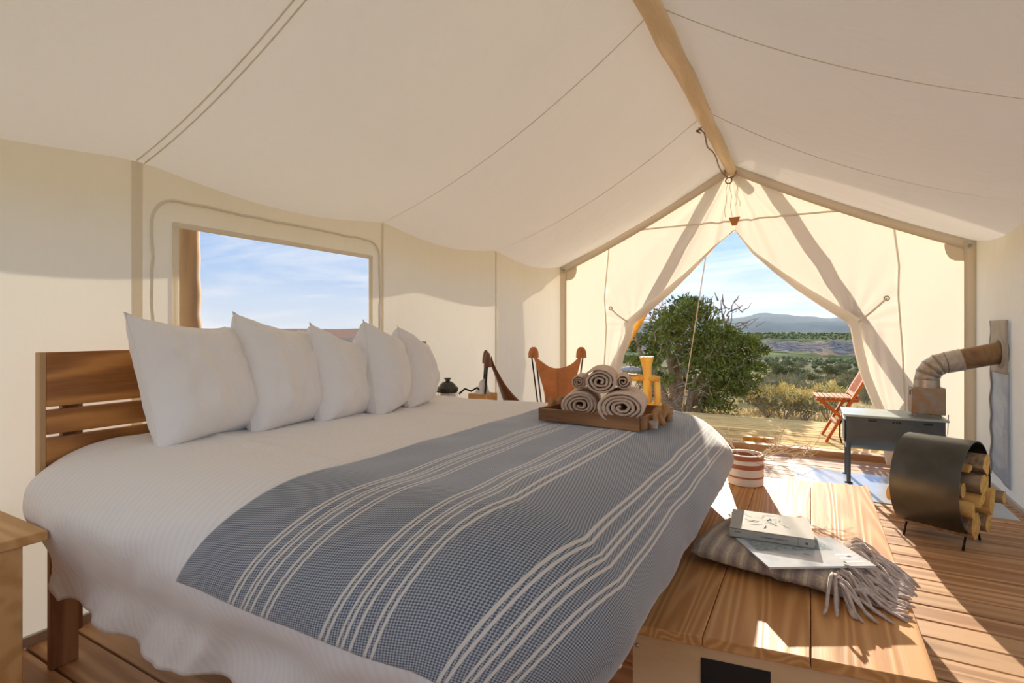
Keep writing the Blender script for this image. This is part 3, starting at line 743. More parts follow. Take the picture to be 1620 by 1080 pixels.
# guy rope
gy = MB(); gy.tube([(lerp(-1.30, -1.81, i/12), lerp(8.2, 8.75, i/12), lerp(2.75, 0.0, i/12)) for i in range(13)], .008, 5); gy.build('guy_rope', M['rope'], None, 180, label='thin slanting guy rope in front of the juniper tree', cat='rope')
# log railing left of the door
rl = thing('log_railing', (-2.35, 8.6, 0), 'orange log railing with flared post top left of the doorway', 'railing')
MB().tube([(-2.32, 8.6, 0), (-2.32, 8.6, .62), (-2.325, 8.6, .75), (-2.33, 8.6, .92)], [.075, .065, .075, .115], 10).build('post', M['yellow_log'], rl, 40)
MB().tube([(-3.6, 8.6, .57), (-2.9, 8.6, .58), (-2.12, 8.6, .56)], [.06, .06, .058], 10).build('rail', M['yellow_log'], rl, 180)
MB().tube([(-2.17, 8.6, -.05), (-2.15, 8.6, .3), (-2.16, 8.6, .54)], [.06, .05, .05], 9).build('baluster', M['yellow_log'], rl, 180)
MB().tube([(-3.4, 8.6, .12), (-2.10, 8.6, .12)], .05, 9).build('rail', M['yellow_log'], rl, 180)
stn = MB(); stn.grid(lambda u, v: (-2.56+.17*cos(2*pi*u)*sin(pi*v), 8.5+.12*sin(2*pi*u)*sin(pi*v), .70+.055*cos(pi*v)+.01*nz(u*6, v*6)), 18, 10)
stn.build('flat_stone', M['stone'], None, 180, label='flat grey stone lying on the orange log rail', cat='stone')
wd = thing('wood_block', (-.53, 6.83, 0), 'short orange wood block lying at the door sill', 'block')
MB().box(-.70, -.37, 6.79, 6.88, .002, .10).build('block', M['yellow_log'], wd, 35, bevel=.006)

# folding chair on the deck
def folding_chair(loc, rz):
    t = thing('folding_chair', loc, 'red-brown slatted wooden folding chair standing on the sunny deck', 'chair', rz=rz)
    for s_ in (-1, 1):
        y = s_*.25
        m = MB(); rectube(m, (.02, y, .0), (.58, y, 1.08), .03, .075, (0, 1, 0)); m.build('back_leg', M['red_wood'], t, 35, bevel=.004)
        m = MB(); rectube(m, (.52, y*.86, .0), (-.07, y*.86, .52), .03, .075, (0, 1, 0)); m.build('front_leg', M['red_wood'], t, 35, bevel=.004)
        m = MB(); rectube(m, (-.08, y*.86, .50), (.36, y*.86, .50), .026, .04, (0, 1, 0)); m.build('seat_rail', M['red_wood'], t, 35, bevel=.004)
    for k in range(9):
        x = -.08+k*.052; MB().box(x, x+.040, -.25, .25, .522, .538).build('seat_slat', M['red_wood'], t, 35, bevel=.003)
    def bk(u): return Vector((lerp(.02, .58, u), 0, 1.08*u))
    for u, h in ((.53, .05), (.97, .06)):
        m = MB(); c_ = bk(u); rectube(m, c_+Vector((0, -.25, 0)), c_+Vector((0, .25, 0)), .025, h, (0.46, 0, .89)); m.build('back_rail', M['red_wood'], t, 35, bevel=.003)
    for k in range(9):
        y = -.21+k*.0525; m = MB(); rectube(m, bk(.54)+Vector((0, y, 0)), bk(.96)+Vector((0, y, 0)), .028, .014, (0, 1, 0)); m.build('back_slat', M['red_wood'], t, 35)
    for x, z in ((.13, .22),):
        m = MB(); rectube(m, (x, -.25, z), (x, .25, z), .03, .04); m.build('stretcher', M['red_wood'], t, 35, bevel=.003)
    MB().box(.40, .43, -.21, .21, .09, .13).build('stretcher', M['red_wood'], t, 35, bevel=.003)
    return t
folding_chair((.12, 7.72, .002), radians(4))

# ------------------------------------------------------------------ stove
st = thing('wood_stove', (.6, 5.7, .002), 'grey steel box wood stove on four legs beside the doorway', 'stove')
YA, YZ, SX0, SX1 = 5.49, 5.93, .27, .955
m = MB()
prof = [(YA, .60), (YA, .42)]+[(lerp(YA, YZ, .5)-cos(a)*(YZ-YA)/2, .42-sin(a)*.13) for a in [i*pi/10 for i in range(1, 10)]]+[(YZ, .42), (YZ, .60)]
m.prism([(SX0, y, z) for y, z in prof], (SX1-SX0, 0, 0)); m.build('body', M['stove'], st, 30, bevel=.006, fix=True)
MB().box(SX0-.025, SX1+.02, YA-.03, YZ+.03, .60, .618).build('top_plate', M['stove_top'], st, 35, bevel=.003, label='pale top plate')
for x in (SX0+.02, SX1-.03):
    for y in (YA+.05, YZ-.05):
        m = MB(); m.tube([(x, y, .0), (x, y, .40)], .016, 8); m.box(x-.03, x+.03, y-.03, y+.03, 0, .006); m.build('leg', M['stove'], st, 35)
MB().box(SX0-.014, SX0-.002, YA+.07, YZ-.07, .36, .56).build('door', M['stove'], st, 35, bevel=.003)
dr_ = st.children[-1]
m = MB(); m.tube([(SX0-.03, YA+.12, .54), (SX0-.045, YA+.11, .50), (SX0-.045, YA+.11, .40), (SX0-.03, YA+.10, .34)], .007, 6); m.build('door_handle', M['black_rod'], dr_, 180)
for x, l in ((SX0+.16, .06), (SX0+.54, .06)): MB().box(x, x+l, YA-.006, YA, .565, .578).build('hinge', M['black'], st, 35)
m = MB()
for x in (SX0+.33, SX0+.355, SX0+.375): m.box(x, x+.014, YA-.004, YA, .56, .576)
m.build('air_slot', M['black'], st, 35)
pipe = thing('stove_pipe', (.87, 5.70, .62), 'rusty stove pipe with box and elbow running to the right wall', 'pipe')
MB().box(.745, .975, 5.60, 5.80, .64, .865).build('damper_box', M['box'], pipe, 35, bevel=.005, label='square rusty steel box')
MB().box(.77, .95, 5.62, 5.78, .618, .64).build('collar', M['box'], pipe, 35)
m = MB(); m.tube([(SX1-.01+.03, YA+.02, .66), (SX1+.015, YA+.02, .50)], .003, 5); m.tube([(.735, 5.6, .80), (.735, 5.6, .84), (.75, 5.6, .84)], .005, 5); m.build('wire', M['black_rod'], pipe, 180)
R_ = .088; cxp, cyp = .86, 5.68
m = MB(); m.tube([(cxp, cyp, .862), (cxp, cyp, .93)], R_+.003, 24); m.build('elbow_collar', M['galv'], pipe, 40)
BR, zb0 = .155, .925; K_ = 4; tilt_ = radians(82)
pts = [Vector((cxp+BR*(1-cos(tilt_*q/K_)), cyp, zb0+BR*sin(tilt_*q/K_))) for q in range(K_+1)]
for k in range(K_):
    # each gore is cut on the bisecting planes so that the bend closes without steps
    m = MB(); n_ = 26; ring = []
    for q in (k, k+1):
        a = tilt_*q/K_; nrm = Vector((sin(a), 0, cos(a))); side_ = Vector((cos(a), 0, -sin(a)))
        ring.append([pts[q]+side_*(R_*cos(2*pi*j_/n_))+Vector((0, 1, 0))*(R_*sin(2*pi*j_/n_)) for j_ in range(n_)])
    m.add(ring[0]+ring[1], [(j_, (j_+1) % n_, n_+(j_+1) % n_, n_+j_) for j_ in range(n_)]); m.build('elbow_segment', M['galv'], pipe, 50, solid=.002)
    m = MB(); m.tube([p+(p-pts[k+1]).normalized()*.001 for p in ring[1]], .0035, 5, closed=True); m.build('elbow_bead', M['galv'], pipe, 180)
a0 = pts[-1]; a1 = Vector((XR+.25, 5.66, 1.24)); d = (a1-a0).normalized()
m = MB(); m.tube([a0, a0+d*.10], R_+.002, 24); m.tube([a0+d*.097, a0+d*.105], R_+.005, 24); m.build('elbow_sleeve', M['galv'], pipe, 40, label='shiny galvanised sleeve')
m = MB(); m.tube([a0+d*.09, a1], R_-.001, 24); m.build('straight_pipe', M['pipe'], pipe, 40, label='rust-brown straight pipe')
# flue panel and vinyl in right wall
fpn = bpy.data.objects.new('window_2', None); COL.objects.link(fpn); tag(fpn, kind='structure', label='grey flue patch over a long clear vinyl strip in right wall'); fpn['_org'] = (0., 0., 0.)
def wavy(z): return 5.96+.018*sin(z*27)+.01*sin(z*11)
MB().grid(lambda u, v: (XR-.012-.012*sin(pi*u)*(.5+nz(u*3, v*9)), lerp(5.50-.03*(1-v), wavy(lerp(.14, 1.02, v)), u), lerp(.16-.05*(1-u), 1.02, v)), 8, 40).build('vinyl', M['vinyl'], fpn, 180, solid=.004)
MB().grid(lambda u, v: (XR-.016-.02*sin(pi*u)*(.5+.5*nz(u*5, v*6)), lerp(5.52, wavy(lerp(1.0, 1.43, v)), u), lerp(1.0, 1.43, v)), 10, 16).build('flue_cloth', M['boot'], fpn, 180, solid=.006)
MB().tube([(XR-.02, wavy(z)+.002, z) for z in [lerp(.13, 1.43, i/60) for i in range(61)]], .008, 5).build('edge_piping', M['boot'], fpn, 180)
fc = Vector(a0+d*((XR-.02-a0.x)/d.x))
m = MB(); m.tube([fc+Vector((0, (R_+.022)*cos(a), (R_+.022)*sin(a))) for a in [i*pi/14 for i in range(28)]], .022, 8, closed=True); m.build('flue_ring', M['boot'], fpn, 180)
# floor plate
MB().box(-.126, 1.29, 5.02, 5.95, .0015, .006).build('floor_plate', M['plate'], None, 35, label='flat pale metal floor plate under the stove', cat='plate')

# ------------------------------------------------------------------ firewood holder
ax = Vector((.894, -.447, 0)); pr = Vector((.447, .894, 0))
hc0 = Vector((.575, 4.475, 0)); Rh = .295; hz_ = .065+Rh; Lh = .36
hold = thing('log_holder', tuple(hc0+ax*Lh/2+Vector((0, 0, .002))), 'round dark steel firewood holder standing on the floorboards', 'holder')
def cyl(u, v, rr): a = 2*pi*u; return tuple(hc0+ax*(Lh*v)+pr*(rr*cos(a))+Vector((0, 0, hz_+rr*sin(a))))
m = MB(); K = 64
m.grid(lambda u, v: cyl(u, v, Rh), K, 6); m.grid(lambda u, v: cyl(u, v, Rh-.007), K, 6)
for v in (0, 1): m.grid(lambda u, q: cyl(u, v, Rh-.007*q), K, 1)
m.build('cylinder', M['steel'], hold, 40, fix=True)
for e in (.03, Lh-.02):
    for s_ in (-1, 1):
        a = hc0+ax*e+pr*(s_*.10); b = a+pr*(s_*.055)
        m = MB(); m.tube([(a.x, a.y, .09), (lerp(a.x, b.x, .5), lerp(a.y, b.y, .5), .05), (b.x, b.y, .0)], .007, 7); m.build('foot', M['black_rod'], hold, 180)
def firelog(c2, z, r, kind, L=.44, off=0.0, label='', rot=0, tilt=0, seed=0):
    """c2: offset across the holder, z: height; one irregular split log along the holder's axis"""
    rr = random.Random(seed); n_ = 9; m = MB()
    if kind == 'wedge': out = [(r*1.15*cos(a), r*1.15*sin(a)) for a in [radians(x) for x in (20, 45, 70, 95, 120, 150)]]+[(-r*.25, -r*.75), (r*.15, -r*.8)]
    elif kind == 'half': out = [(r*cos(a), r*sin(a)) for a in [radians(x) for x in (0, 30, 60, 90, 120, 150, 180)]]+[(-r*.5, -r*.15), (r*.5, -r*.12)]
    else: out = [(r*cos(2*pi*i/10)*rr.uniform(.92, 1.06), r*sin(2*pi*i/10)*rr.uniform(.92, 1.06)) for i in range(10)]
    cr_, sr = cos(rot), sin(rot); out = [(x*cr_-y*sr, x*sr+y*cr_) for x, y in out]
    n_ = len(out); rings = []
    for k in range(6):
        t = k/5; base_ = hc0+ax*(Lh/2+off-.03-(L-.05)/2+(L-.05)*t)+pr*(c2+tilt*(t-.5))
        j = 1+.05*rr.uniform(-1, 1)
        rings += [tuple(base_+pr*(x*j)+Vector((0, 0, z+y_*j))) for x, y_ in out]
    fs = [(k*n_+i, k*n_+(i+1) % n_, (k+1)*n_+(i+1) % n_, (k+1)*n_+i) for k in range(5) for i in range(n_)]
    m.add(rings, fs, 1); m.add(rings[:n_], [tuple(range(n_))[::-1]]); m.add(rings[-n_:], [tuple(range(n_))])
    base_ = hc0+ax*(Lh/2)+pr*c2
    return m.build('firewood_log', [M['log_end'], {'plain': M['grey_split'], 'half': M['split']}.get(kind, M['bark'])], None, 40, label=label, cat='log', group='firewood in the round holder', org=(base_.x, base_.y, z), fix=True)
zb = .072
firelog(-.150, zb+.185, .050, 'half', .50, .02, 'half-round log low against the left of the steel holder', 1.7, 0, 1)
firelog(-.085, zb+.080, .078, 'round', .46, .03, 'fat bark-covered log at the bottom left of the pile', 0, 0, 2)
firelog(.055, zb+.068, .058, 'round', .48, .04, 'upright-grained round log at the very bottom of the pile', 0, .03, 3)
firelog(.085, zb+.205, .086, 'half', .50, .05, 'large yellow-faced log in the middle of the pile', 1.2, .02, 4)
firelog(-.045, zb+.215, .056, 'half', .50, .03, 'split log lying just left of the yellow-faced log', .3, 0, 5)
firelog(.158, zb+.120, .042, 'half', .48, .02, 'small split log tucked under the right of the yellow log', 2.6, 0, 6)
firelog(-.130, zb+.290, .050, 'round', .42, .0, 'pale round log end at the left of the pile', 0, 0, 7)
firelog(-.035, zb+.325, .066, 'plain', .50, .03, 'grey weathered split log in the upper left of the pile', .5, .02, 8)
firelog(.065, zb+.320, .036, 'half', .46, .03, 'small split log resting above the yellow log', 3.6, 0, 9)
firelog(.140, zb+.305, .046, 'half', .46, .03, 'slim pale log at the right edge of the upper pile', 1.4, 0, 10)
firelog(-.075, zb+.410, .036, 'half', .46, .0, 'thin split log under the topmost log', .2, 0, 11)
firelog(.030, zb+.425, .070, 'wedge', .50, .03, 'wedge-shaped bark log topmost on the pile', .5, .02, 12)
firelog(.195, zb+.215, .040, 'plain', .54, .05, 'thin dark grey log sticking far out at the right', .3, .05, 13)

# ------------------------------------------------------------------ bed
X0, X1, Y0, Y1, ZT = -2.57, -.72, 1.20, 2.93, .895
def drape(x, y, lift=0.0, wr=1.0):
    """unrolled cloth coordinates -> point on the draped bed"""
    ex = (x-X1) if x > X1 else ((x-X0) if x < X0 else 0); ey = (y-Y1) if y > Y1 else ((y-Y0) if y < Y0 else 0)
    e = hypot(ex, ey); cx_, cy_ = clamp(x, X0, X1), clamp(y, Y0, Y1)
    z = ZT+.010*nz(x*2.3, y*2.3)*wr+.006*nz(x*6, y*5, 3)*wr
    # long soft creases on the top
    z += wr*.008*math.exp(-((y-1.55-.12*(x+2))/.02)**2)*clamp((x+2.1)*3)*clamp((-1.35-x)*5)+wr*.007*math.exp(-((y-1.45-.18*(x+2))/.018)**2)*clamp((x+2.3)*3)*clamp((-1.5-x)*5)
    if x < -1.3 and wr == 1.0:
     for q, (yy0, k_, a0_) in enumerate(((1.75, .10, .016), (2.05, -.06, .012), (2.4, .05, .013), (1.30, -.14, .015), (1.55, .22, .013))):
        z += wr*a0_*math.exp(-((y-yy0-k_*(x+1.6)-.03*nz(x*2, q))/.022)**2)*sm(.5+1.2*nz(x*1.3, q*7.0))
    if e < 1e-9: return Vector((cx_, cy_, z+lift))
    dx, dy = ex/e, ey/e
    A, B, Q = .36-.012*max(0, dx)+lift, .22+lift, .46
    if x < X0 and abs(ey) < .6: A = lerp(.05, .36, abs(dy))
    if e < Q:
        th = pi/2*(e/Q)**.92; out = A*sin(th); dn = B*(1-cos(th))
    else:
        q = e-Q; out = A-lerp(.12, .22, max(0, dx))*sm(q/.30); dn = B+q
    # hanging folds
    per = (x-y)*1.0+atan2(dy, dx)*.4
    h = sm((e-.35)/.5)
    out += h*wr*(.026*sin(per*13+2*nz(per*2))+.040*nz(per*4.1, e*2.0, 5)+.022*nz(per*11, e*4))
    out += wr*.012*nz(per*3, e*6, 9)*sm(e/.2)
    return Vector((cx_+dx*out, cy_+dy*out, z-dn+lift*(1-sm(e/Q))))
bed = thing('bed', (-1.65, 2.1, .002), 'king bed with slatted wooden headboard and white mattress against canvas wall', 'bed')
HX0, HX1 = -2.672, -2.632
for z0, z1 in ((1.045, 1.262), (.935, 1.032), (.80, .922), (.66, .787)):
    MB().box(HX0+.006, HX1, .925, 3.285, z0, z1).build('headboard_board', M['headboard'], bed, 35, bevel=.004)
for y0 in (.905, 3.285-.0): MB().box(HX0-.004, HX1+.0, y0, y0+.02, .60, 1.262).build('headboard_edge', M['edge'], bed, 35, bevel=.002)
for y0 in (.99, 3.17): MB().box(HX0-.025, HX0+.004, y0, y0+.07, .1, 1.25).build('headboard_batten', M['leg'], bed, 35)
for y0 in (.935, 3.16):
    MB().box(-2.655, -2.625, y0, y0+.095, .0, .66).build('leg', M['leg'], bed, 35, bevel=.003)
for y0 in (1.15, 2.9): MB().box(-.85, -.76, y0, y0+.09, 0, .40).build('leg', M['leg'], bed, 35, bevel=.003)
MB().box(-2.62, -.62, 1.08, 1.12, .34, .52).build('side_rail', M['leg'], bed, 35, bevel=.003)
MB().box(-2.62, -.62, 3.0, 3.04, .34, .52).build('side_rail', M['leg'], bed, 35, bevel=.003)
MB().box(-2.62, -.64, 1.13, 2.99, .50, .84).build('mattress', M['pillow'], bed, 35, bevel=.05)
# duvet
du = MB(); uv = []; NX, NY = 150, 200
hx0, hx1, hy0, hy1 = X0-.05, X1+.90, Y0-.87, Y1+.80
def dv(u, v):
    x = lerp(hx0, hx1, u); y = lerp(hy0, hy1, v)
    # round off unrolled corner so the hem runs level, let it wave
    ex, ey = max(0, x-X1), (Y0-y if y < Y0 else max(0, y-Y1)); e = hypot(ex, ey); lim = .87+.035*nz((x-y)*2.3, 3)+.02*sin((x-y)*5)
    if e > lim and ex > 0 and ey > 0:
        k = lim/e; x = X1+ex*k; y = (Y0-ey*k) if y < Y0 else (Y1+ey*k)
    elif e > .6: 
        k = 1+.05*nz((x-y)*2.3, 3)*sm((e-.6)/.2)+.025*sin((x-y)*5)*sm((e-.6)/.2)
        if ey > 0 and ex == 0: y = (Y0-ey*k) if y < Y0 else (Y1+ey*k)
    uv.append((x, y)); return drape(x, y)
du.grid(dv, NX, NY)
duv = du.build('duvet', M['duvet'], None, 180, label='white cotton duvet draped over the bed', cat='duvet', uv=uv, solid=.012)
# striped blanket
bl = MB(); uv = []
def bv(u, v):
    y = lerp(Y0-.455, Y1+.46, v); x = lerp(-1.31, X1+.70, u); uv.append((x, y))
    ey = max(0, Y0-y); xx = x-.20*(ey/.43)*clamp((.1-x)/1.3)+.010*nz(y*2.2, 7)*(1-u)
    hem_ = .02*nz(x*5, 1)*clamp(ey/.5)
    return drape(xx, y+hem_, .016, .85)
bl.grid(bv, 150, 230)
bl.build('striped_blanket', M['blanket'], None, 180, label='blue-grey woven blanket with white stripes across the foot of the bed', cat='blanket', uv=uv, solid=-.006)

# pillows
def pillow(c, w_, h_, t_, yaw, lean, roll, seed, label):
    root = thing('pillow', c, label, 'pillow', 'white pillows against the headboard', rz=yaw)
    def P(u, v, s_):
        a, b = u*2-1, v*2-1
        pin = 1-.05*(1-b*b)-.0; pin2 = 1-.035*(1-a*a)
        y = a*w_/2*pin; z = b*h_/2*pin2
        th = t_/2*((1-a**4)**.5*(1-b**4)**.5)*(1-.2*(a*a+b*b)/2)
        th *= 1+.10*nz(a*2+seed, b*2, s_)
        cw = (abs(a)*abs(b))**2
        th += .020*nz(a*3.2+seed, b*2.6, s_*3)*(1-a**6)*(1-b**6)+.004*nz(a*9+seed, b*8, s_*5)*(1-a**8)*(1-b**8)+.016*cw*sin((a*s_+b)*22+seed)*(1-a**8)*(1-b**8)
        z += (-.035*(1-a*a)+.02*((1-a)/2)**6-.075*((1+a)/2)**1.5)*(b > 0)*b*b
        y *= 1-.16*clamp(a)**2*abs(b)**5
        # belly hangs slightly
        th *= 1+.14*(-b)*(1-abs(b))
        return Vector((s_*th, y, z))
    rm = Matrix.Rotation(roll, 4, 'X'); lm = Matrix.Rotation(lean, 4, 'Y')
    m = MB(); tr = lambda p: tuple((lm @ (rm @ p))+Vector((0, 0, h_/2*cos(lean)-.012)))
    m.grid(lambda u, v: tr(P(u, v, 1)), 40, 40); m.grid(lambda u, v: tr(P(1-u, v, -1)), 40, 40)
    cu = m.build('cushion', M['pillow'], root, 180)
    e = []
    for k in range(160):
        q = k/40; s0 = q % 1
        u, v = ((s0, 0), (1, s0), (1-s0, 1), (0, 1-s0))[int(q)]; e.append(tr(P(u, v, 1)))
    MB().tube(e, .0035, 5, closed=True).build('piping', M['pillow'], cu, 180)
    return root
pillow((-2.32, 1.335, .895), .455, .555, .31, radians(4), radians(-14), radians(5), 1, 'large white pillow nearest the camera, leaning on the headboard')
pillow((-2.27, 1.705, .885), .42, .555, .31, radians(8), radians(-11), radians(1), 2, 'second white pillow, right beside the nearest one')
pillow((-2.20, 2.01, .885), .39, .49, .29, radians(16), radians(-9), radians(-3), 3, 'middle white pillow of the five in the row')
pillow((-2.15, 2.29, .885), .37, .52, .29, radians(25), radians(-8), radians(1), 4, 'fourth white pillow, narrow and upright, just left of the last')
pillow((-2.17, 2.58, .885), .36, .48, .28, radians(25), radians(-9), radians(-3), 5, 'last white pillow at the far end of the row')

# nightstands
def nightstand(x0, x1, y0, y1, z, label):
    t = thing('nightstand', ((x0+x1)/2, (y0+y1)/2, .002), label, 'nightstand', 'wooden nightstands')
    MB().box(x0, x1, y0, y1, z-.035, z).build('top', M['stand'], t, 35, bevel=.004)
    for y in (y0+.03, y1-.085): MB().box(x0+.03, x1-.03, y, y+.02, 0, z-.035).build('side_panel', M['stand'], t, 35, bevel=.002)
    MB().box(x0+.03, x0+.05, y0+.05, y1-.085, 0, z-.035).build('back_panel', M['stand'], t, 35)
    MB().box(x0+.05, x1-.03, y0+.05, y1-.085, .25, .27).build('shelf', M['stand'], t, 35)
    MB().box(x1-.030, x1-.014, y0+.03, y1-.065, 0, z-.036).build('front_panel', M['stand'], t, 35, bevel=.003); return t
nightstand(-2.90, -2.36, .22, .835, .64, 'light wooden nightstand at the near side of the bed')
nightstand(-2.88, -2.28, 3.36, 3.95, .66, 'light wooden nightstand at the far side of the bed behind the duvet')
# lantern
lt = thing('lantern', (-2.57, 3.50, .661), 'small dark camping lantern on the far nightstand', 'lantern')
c0 = (-2.57, 3.50, .66)
MB().lathe([(0, .002), (.075, .002), (.078, .03), (.05, .05), (.045, .09), (0, .09)], c0).build('base', M['steel'], lt, 35)
MB().lathe([(.045, .09), (.06, .12), (.062, .16), (.05, .20), (.048, .20), (.058, .16), (.056, .12), (.043, .095)], c0).build('globe', M['glass_pale'], lt, 60)
MB().lathe([(.0, .185), (.075, .185), (.085, .20), (.085, .225), (.07, .235), (.06, .25), (.04, .268), (.018, .275), (.018, .29), (.028, .293), (.028, .302), (0, .303)], c0).build('cap', M['steel'], lt, 35)
m = MB()
for a in range(8): m.tube([(c0[0]+.078*cos(a*pi/4), c0[1]+.078*sin(a*pi/4), c0[2]+.03), (c0[0]+.076*cos(a*pi/4), c0[1]+.076*sin(a*pi/4), c0[2]+.19)], .002, 4)
m.build('wire_guard', M['hardware'], lt, 180)
MB().tube([(c0[0]-.02, c0[1]-.09, c0[2]+.20), (c0[0]-.03, c0[1]-.13, c0[2]+.20), (c0[0]-.03, c0[1]-.15, c0[2]+.195)], .006, 6).build('knob', M['black'], lt, 180)
MB().tube([(-2.50, 3.56, .83), (-2.47, 3.60, .87), (-2.45, 3.66, .845), (-2.43, 3.72, .87), (-2.42, 3.76, .835), (-2.42, 3.77, .668)], .008, 6).build('cord', M['black_rod'], None, 180, label='dark curled cord between lantern and tissue box', cat='cord')
tb = thing('tissue_box', (-2.43, 3.80, .661), 'wooden box with a white paper tissue beyond the bed', 'tissue box')
MB().box(-2.52, -2.34, 3.72, 3.90, .662, .815).build('box', M['stand'], tb, 35, bevel=.004)
m = MB(); m.grid(lambda u, v: (-2.43+.055*cos(2*pi*u)*(1+.35*nz(u*9, v*2))*(1-v*.6)*(1 if v else 1), 3.80+.075*sin(2*pi*u)*(1+.35*nz(u*9, 5))*(1-v*.55),   .81+.11*v+.02*cos(2*pi*u)*v), 14, 5); m.build('tissue', M['paper'], tb, 20)

# butterfly chairs
def butterfly(loc, rz, mat, label, wid=.78):
    t = thing('butterfly_chair', loc, label, 'chair', 'leather butterfly chairs by the left wall', rz=rz)
    w2 = wid/2
    G = {(-1, 1): (-w2, .42, 1.15), (0, 1): (0, .33, .93), (1, 1): (w2, .42, 1.15),
         (-1, 0): (-.15, -.02, .60), (0, 0): (0, .06, .40), (1, 0): (.15, -.02, .60),
         (-1, -1): (-.42, -.48, .68), (0, -1): (0, -.33, .45), (1, -1): (.42, -.48, .68)}
    def S2(u, v):
        a, b = u*2-1, v*2-1
        la = {-1: a*(a-1)/2, 0: 1-a*a, 1: a*(a+1)/2}; lb = {-1: b*(b-1)/2, 0: 1-b*b, 1: b*(b+1)/2}
        p = Vector((0, 0, 0))
        for (i, j), q in G.items(): p += Vector(q)*la[i]*lb[j]
        # rounded pockets: pull the very corners in
        k = (abs(a)*abs(b))**9
        return tuple(p+Vector((-a*.05*k, -.03*b*k, -.02*k))+Vector((0, 0, .01*nz(a*3, b*3))))
    MB().grid(S2, 40, 40).build('leather_sling', mat, t, 180, solid=.006)
    m = MB(); m.tube([tuple(Vector(S2(.5, v/30))+Vector((0, -.004, .004))) for v in range(31)], .004, 5); m.build('centre_seam', mat, t, 180)
    for s_ in (-1, 1):
        # pocket caps over the back tips
        m = MB(); tip = Vector(G[(s_, 1)]); m.grid(lambda u, v: tuple(tip+Vector((-s_*.05+.058*cos(2*pi*u)*(1-v**3*.9)**.5, .034*sin(2*pi*u)*(1-v**2*.9)**.5, -.11+.12*v))), 16, 10); m.build('tip_pocket', mat, t, 180)
        m = MB()
        for o_ in (-.045, .0):
            m.tube([tuple(tip+Vector((s_*(o_)-s_*.02, 0, -.02))), (s_*.15+o_*.8*s_, .50, .012)], .0085, 7)
            m.tube([(s_*.40+o_*s_, -.46, .66), (s_*.30+o_*s_, -.30, .012)], .0085, 7)
        m.tube([(s_*.30, -.30, .012), (s_*.28, .0, .012), (s_*.10, .50, .012)], .0085, 7)
        m.build('rod_frame', M['black_rod'], t, 180)
    m = MB(); m.tube([(-.30, -.30, .012), (.30, -.30, .012)], .0085, 7); m.tube([(-.10, .50, .012), (.10, .50, .012)], .0085, 7); m.build('rod_base', M['black_rod'], t, 180)
    return t
butterfly((-2.26, 5.02, .002), radians(28), M['leather'], 'tan leather butterfly chair facing the bed beside the front corner', .63)
butterfly((-2.152, 4.22, .002), radians(124), M['dark_leather'], 'brown leather butterfly chair seen from its side by the left wall', .62)

# ------------------------------------------------------------------ tray and towels
TR = Matrix.Translation((-.86, 2.45, ZT+.028)) @ Matrix.Rotation(radians(-6.5), 4, 'Z')
TL, TWd, TH = .505, .405, .058
tray = thing('serving_tray', (-.86, 2.45, ZT+.026), 'brown wooden tray with rope handles on the striped blanket', 'tray', rz=radians(-6.5))
MB().box(-TL/2, TL/2, -TWd/2, TWd/2, 0, .010).build('base', M['tray'], tray, 35)
for s_ in (-1, 1):
    MB().box(-TL/2, TL/2, s_*TWd/2-.007, s_*TWd/2+.007, 0, TH).build('side', M['tray'], tray, 35, bevel=.003)
    MB().box(s_*TL/2-.007, s_*TL/2+.007, -TWd/2+.007, TWd/2-.007, 0, TH).build('side', M['tray'], tray, 35, bevel=.003)
    m = MB(); xx = s_*(TL/2+.022)
    pts = [(xx, lerp(-.11, .11, i/30), .030+.030*cos(i/30*4*pi+pi)*(-1)+.004) for i in range(31)]
    pts = [(s_*(TL/2+.008), -.115, .012)]+[(xx+s_*.006*sin(i), lerp(-.10, .10, i/30), .046-.034*cos(i/30*4*pi)) for i in range(31)]+[(s_*(TL/2+.008), .115, .012)]
    m.tube(pts, .0145, 9); rh = m.build('rope_handle', M['jute'], tray, 180)
    for y in (-.115, .085): MB().box(min(s_*(TL/2+.007), s_*(TL/2+.042)), max(s_*(TL/2+.007), s_*(TL/2+.042)), y, y+.012, .004, .036).build('tag', M['tag'], rh, 35)
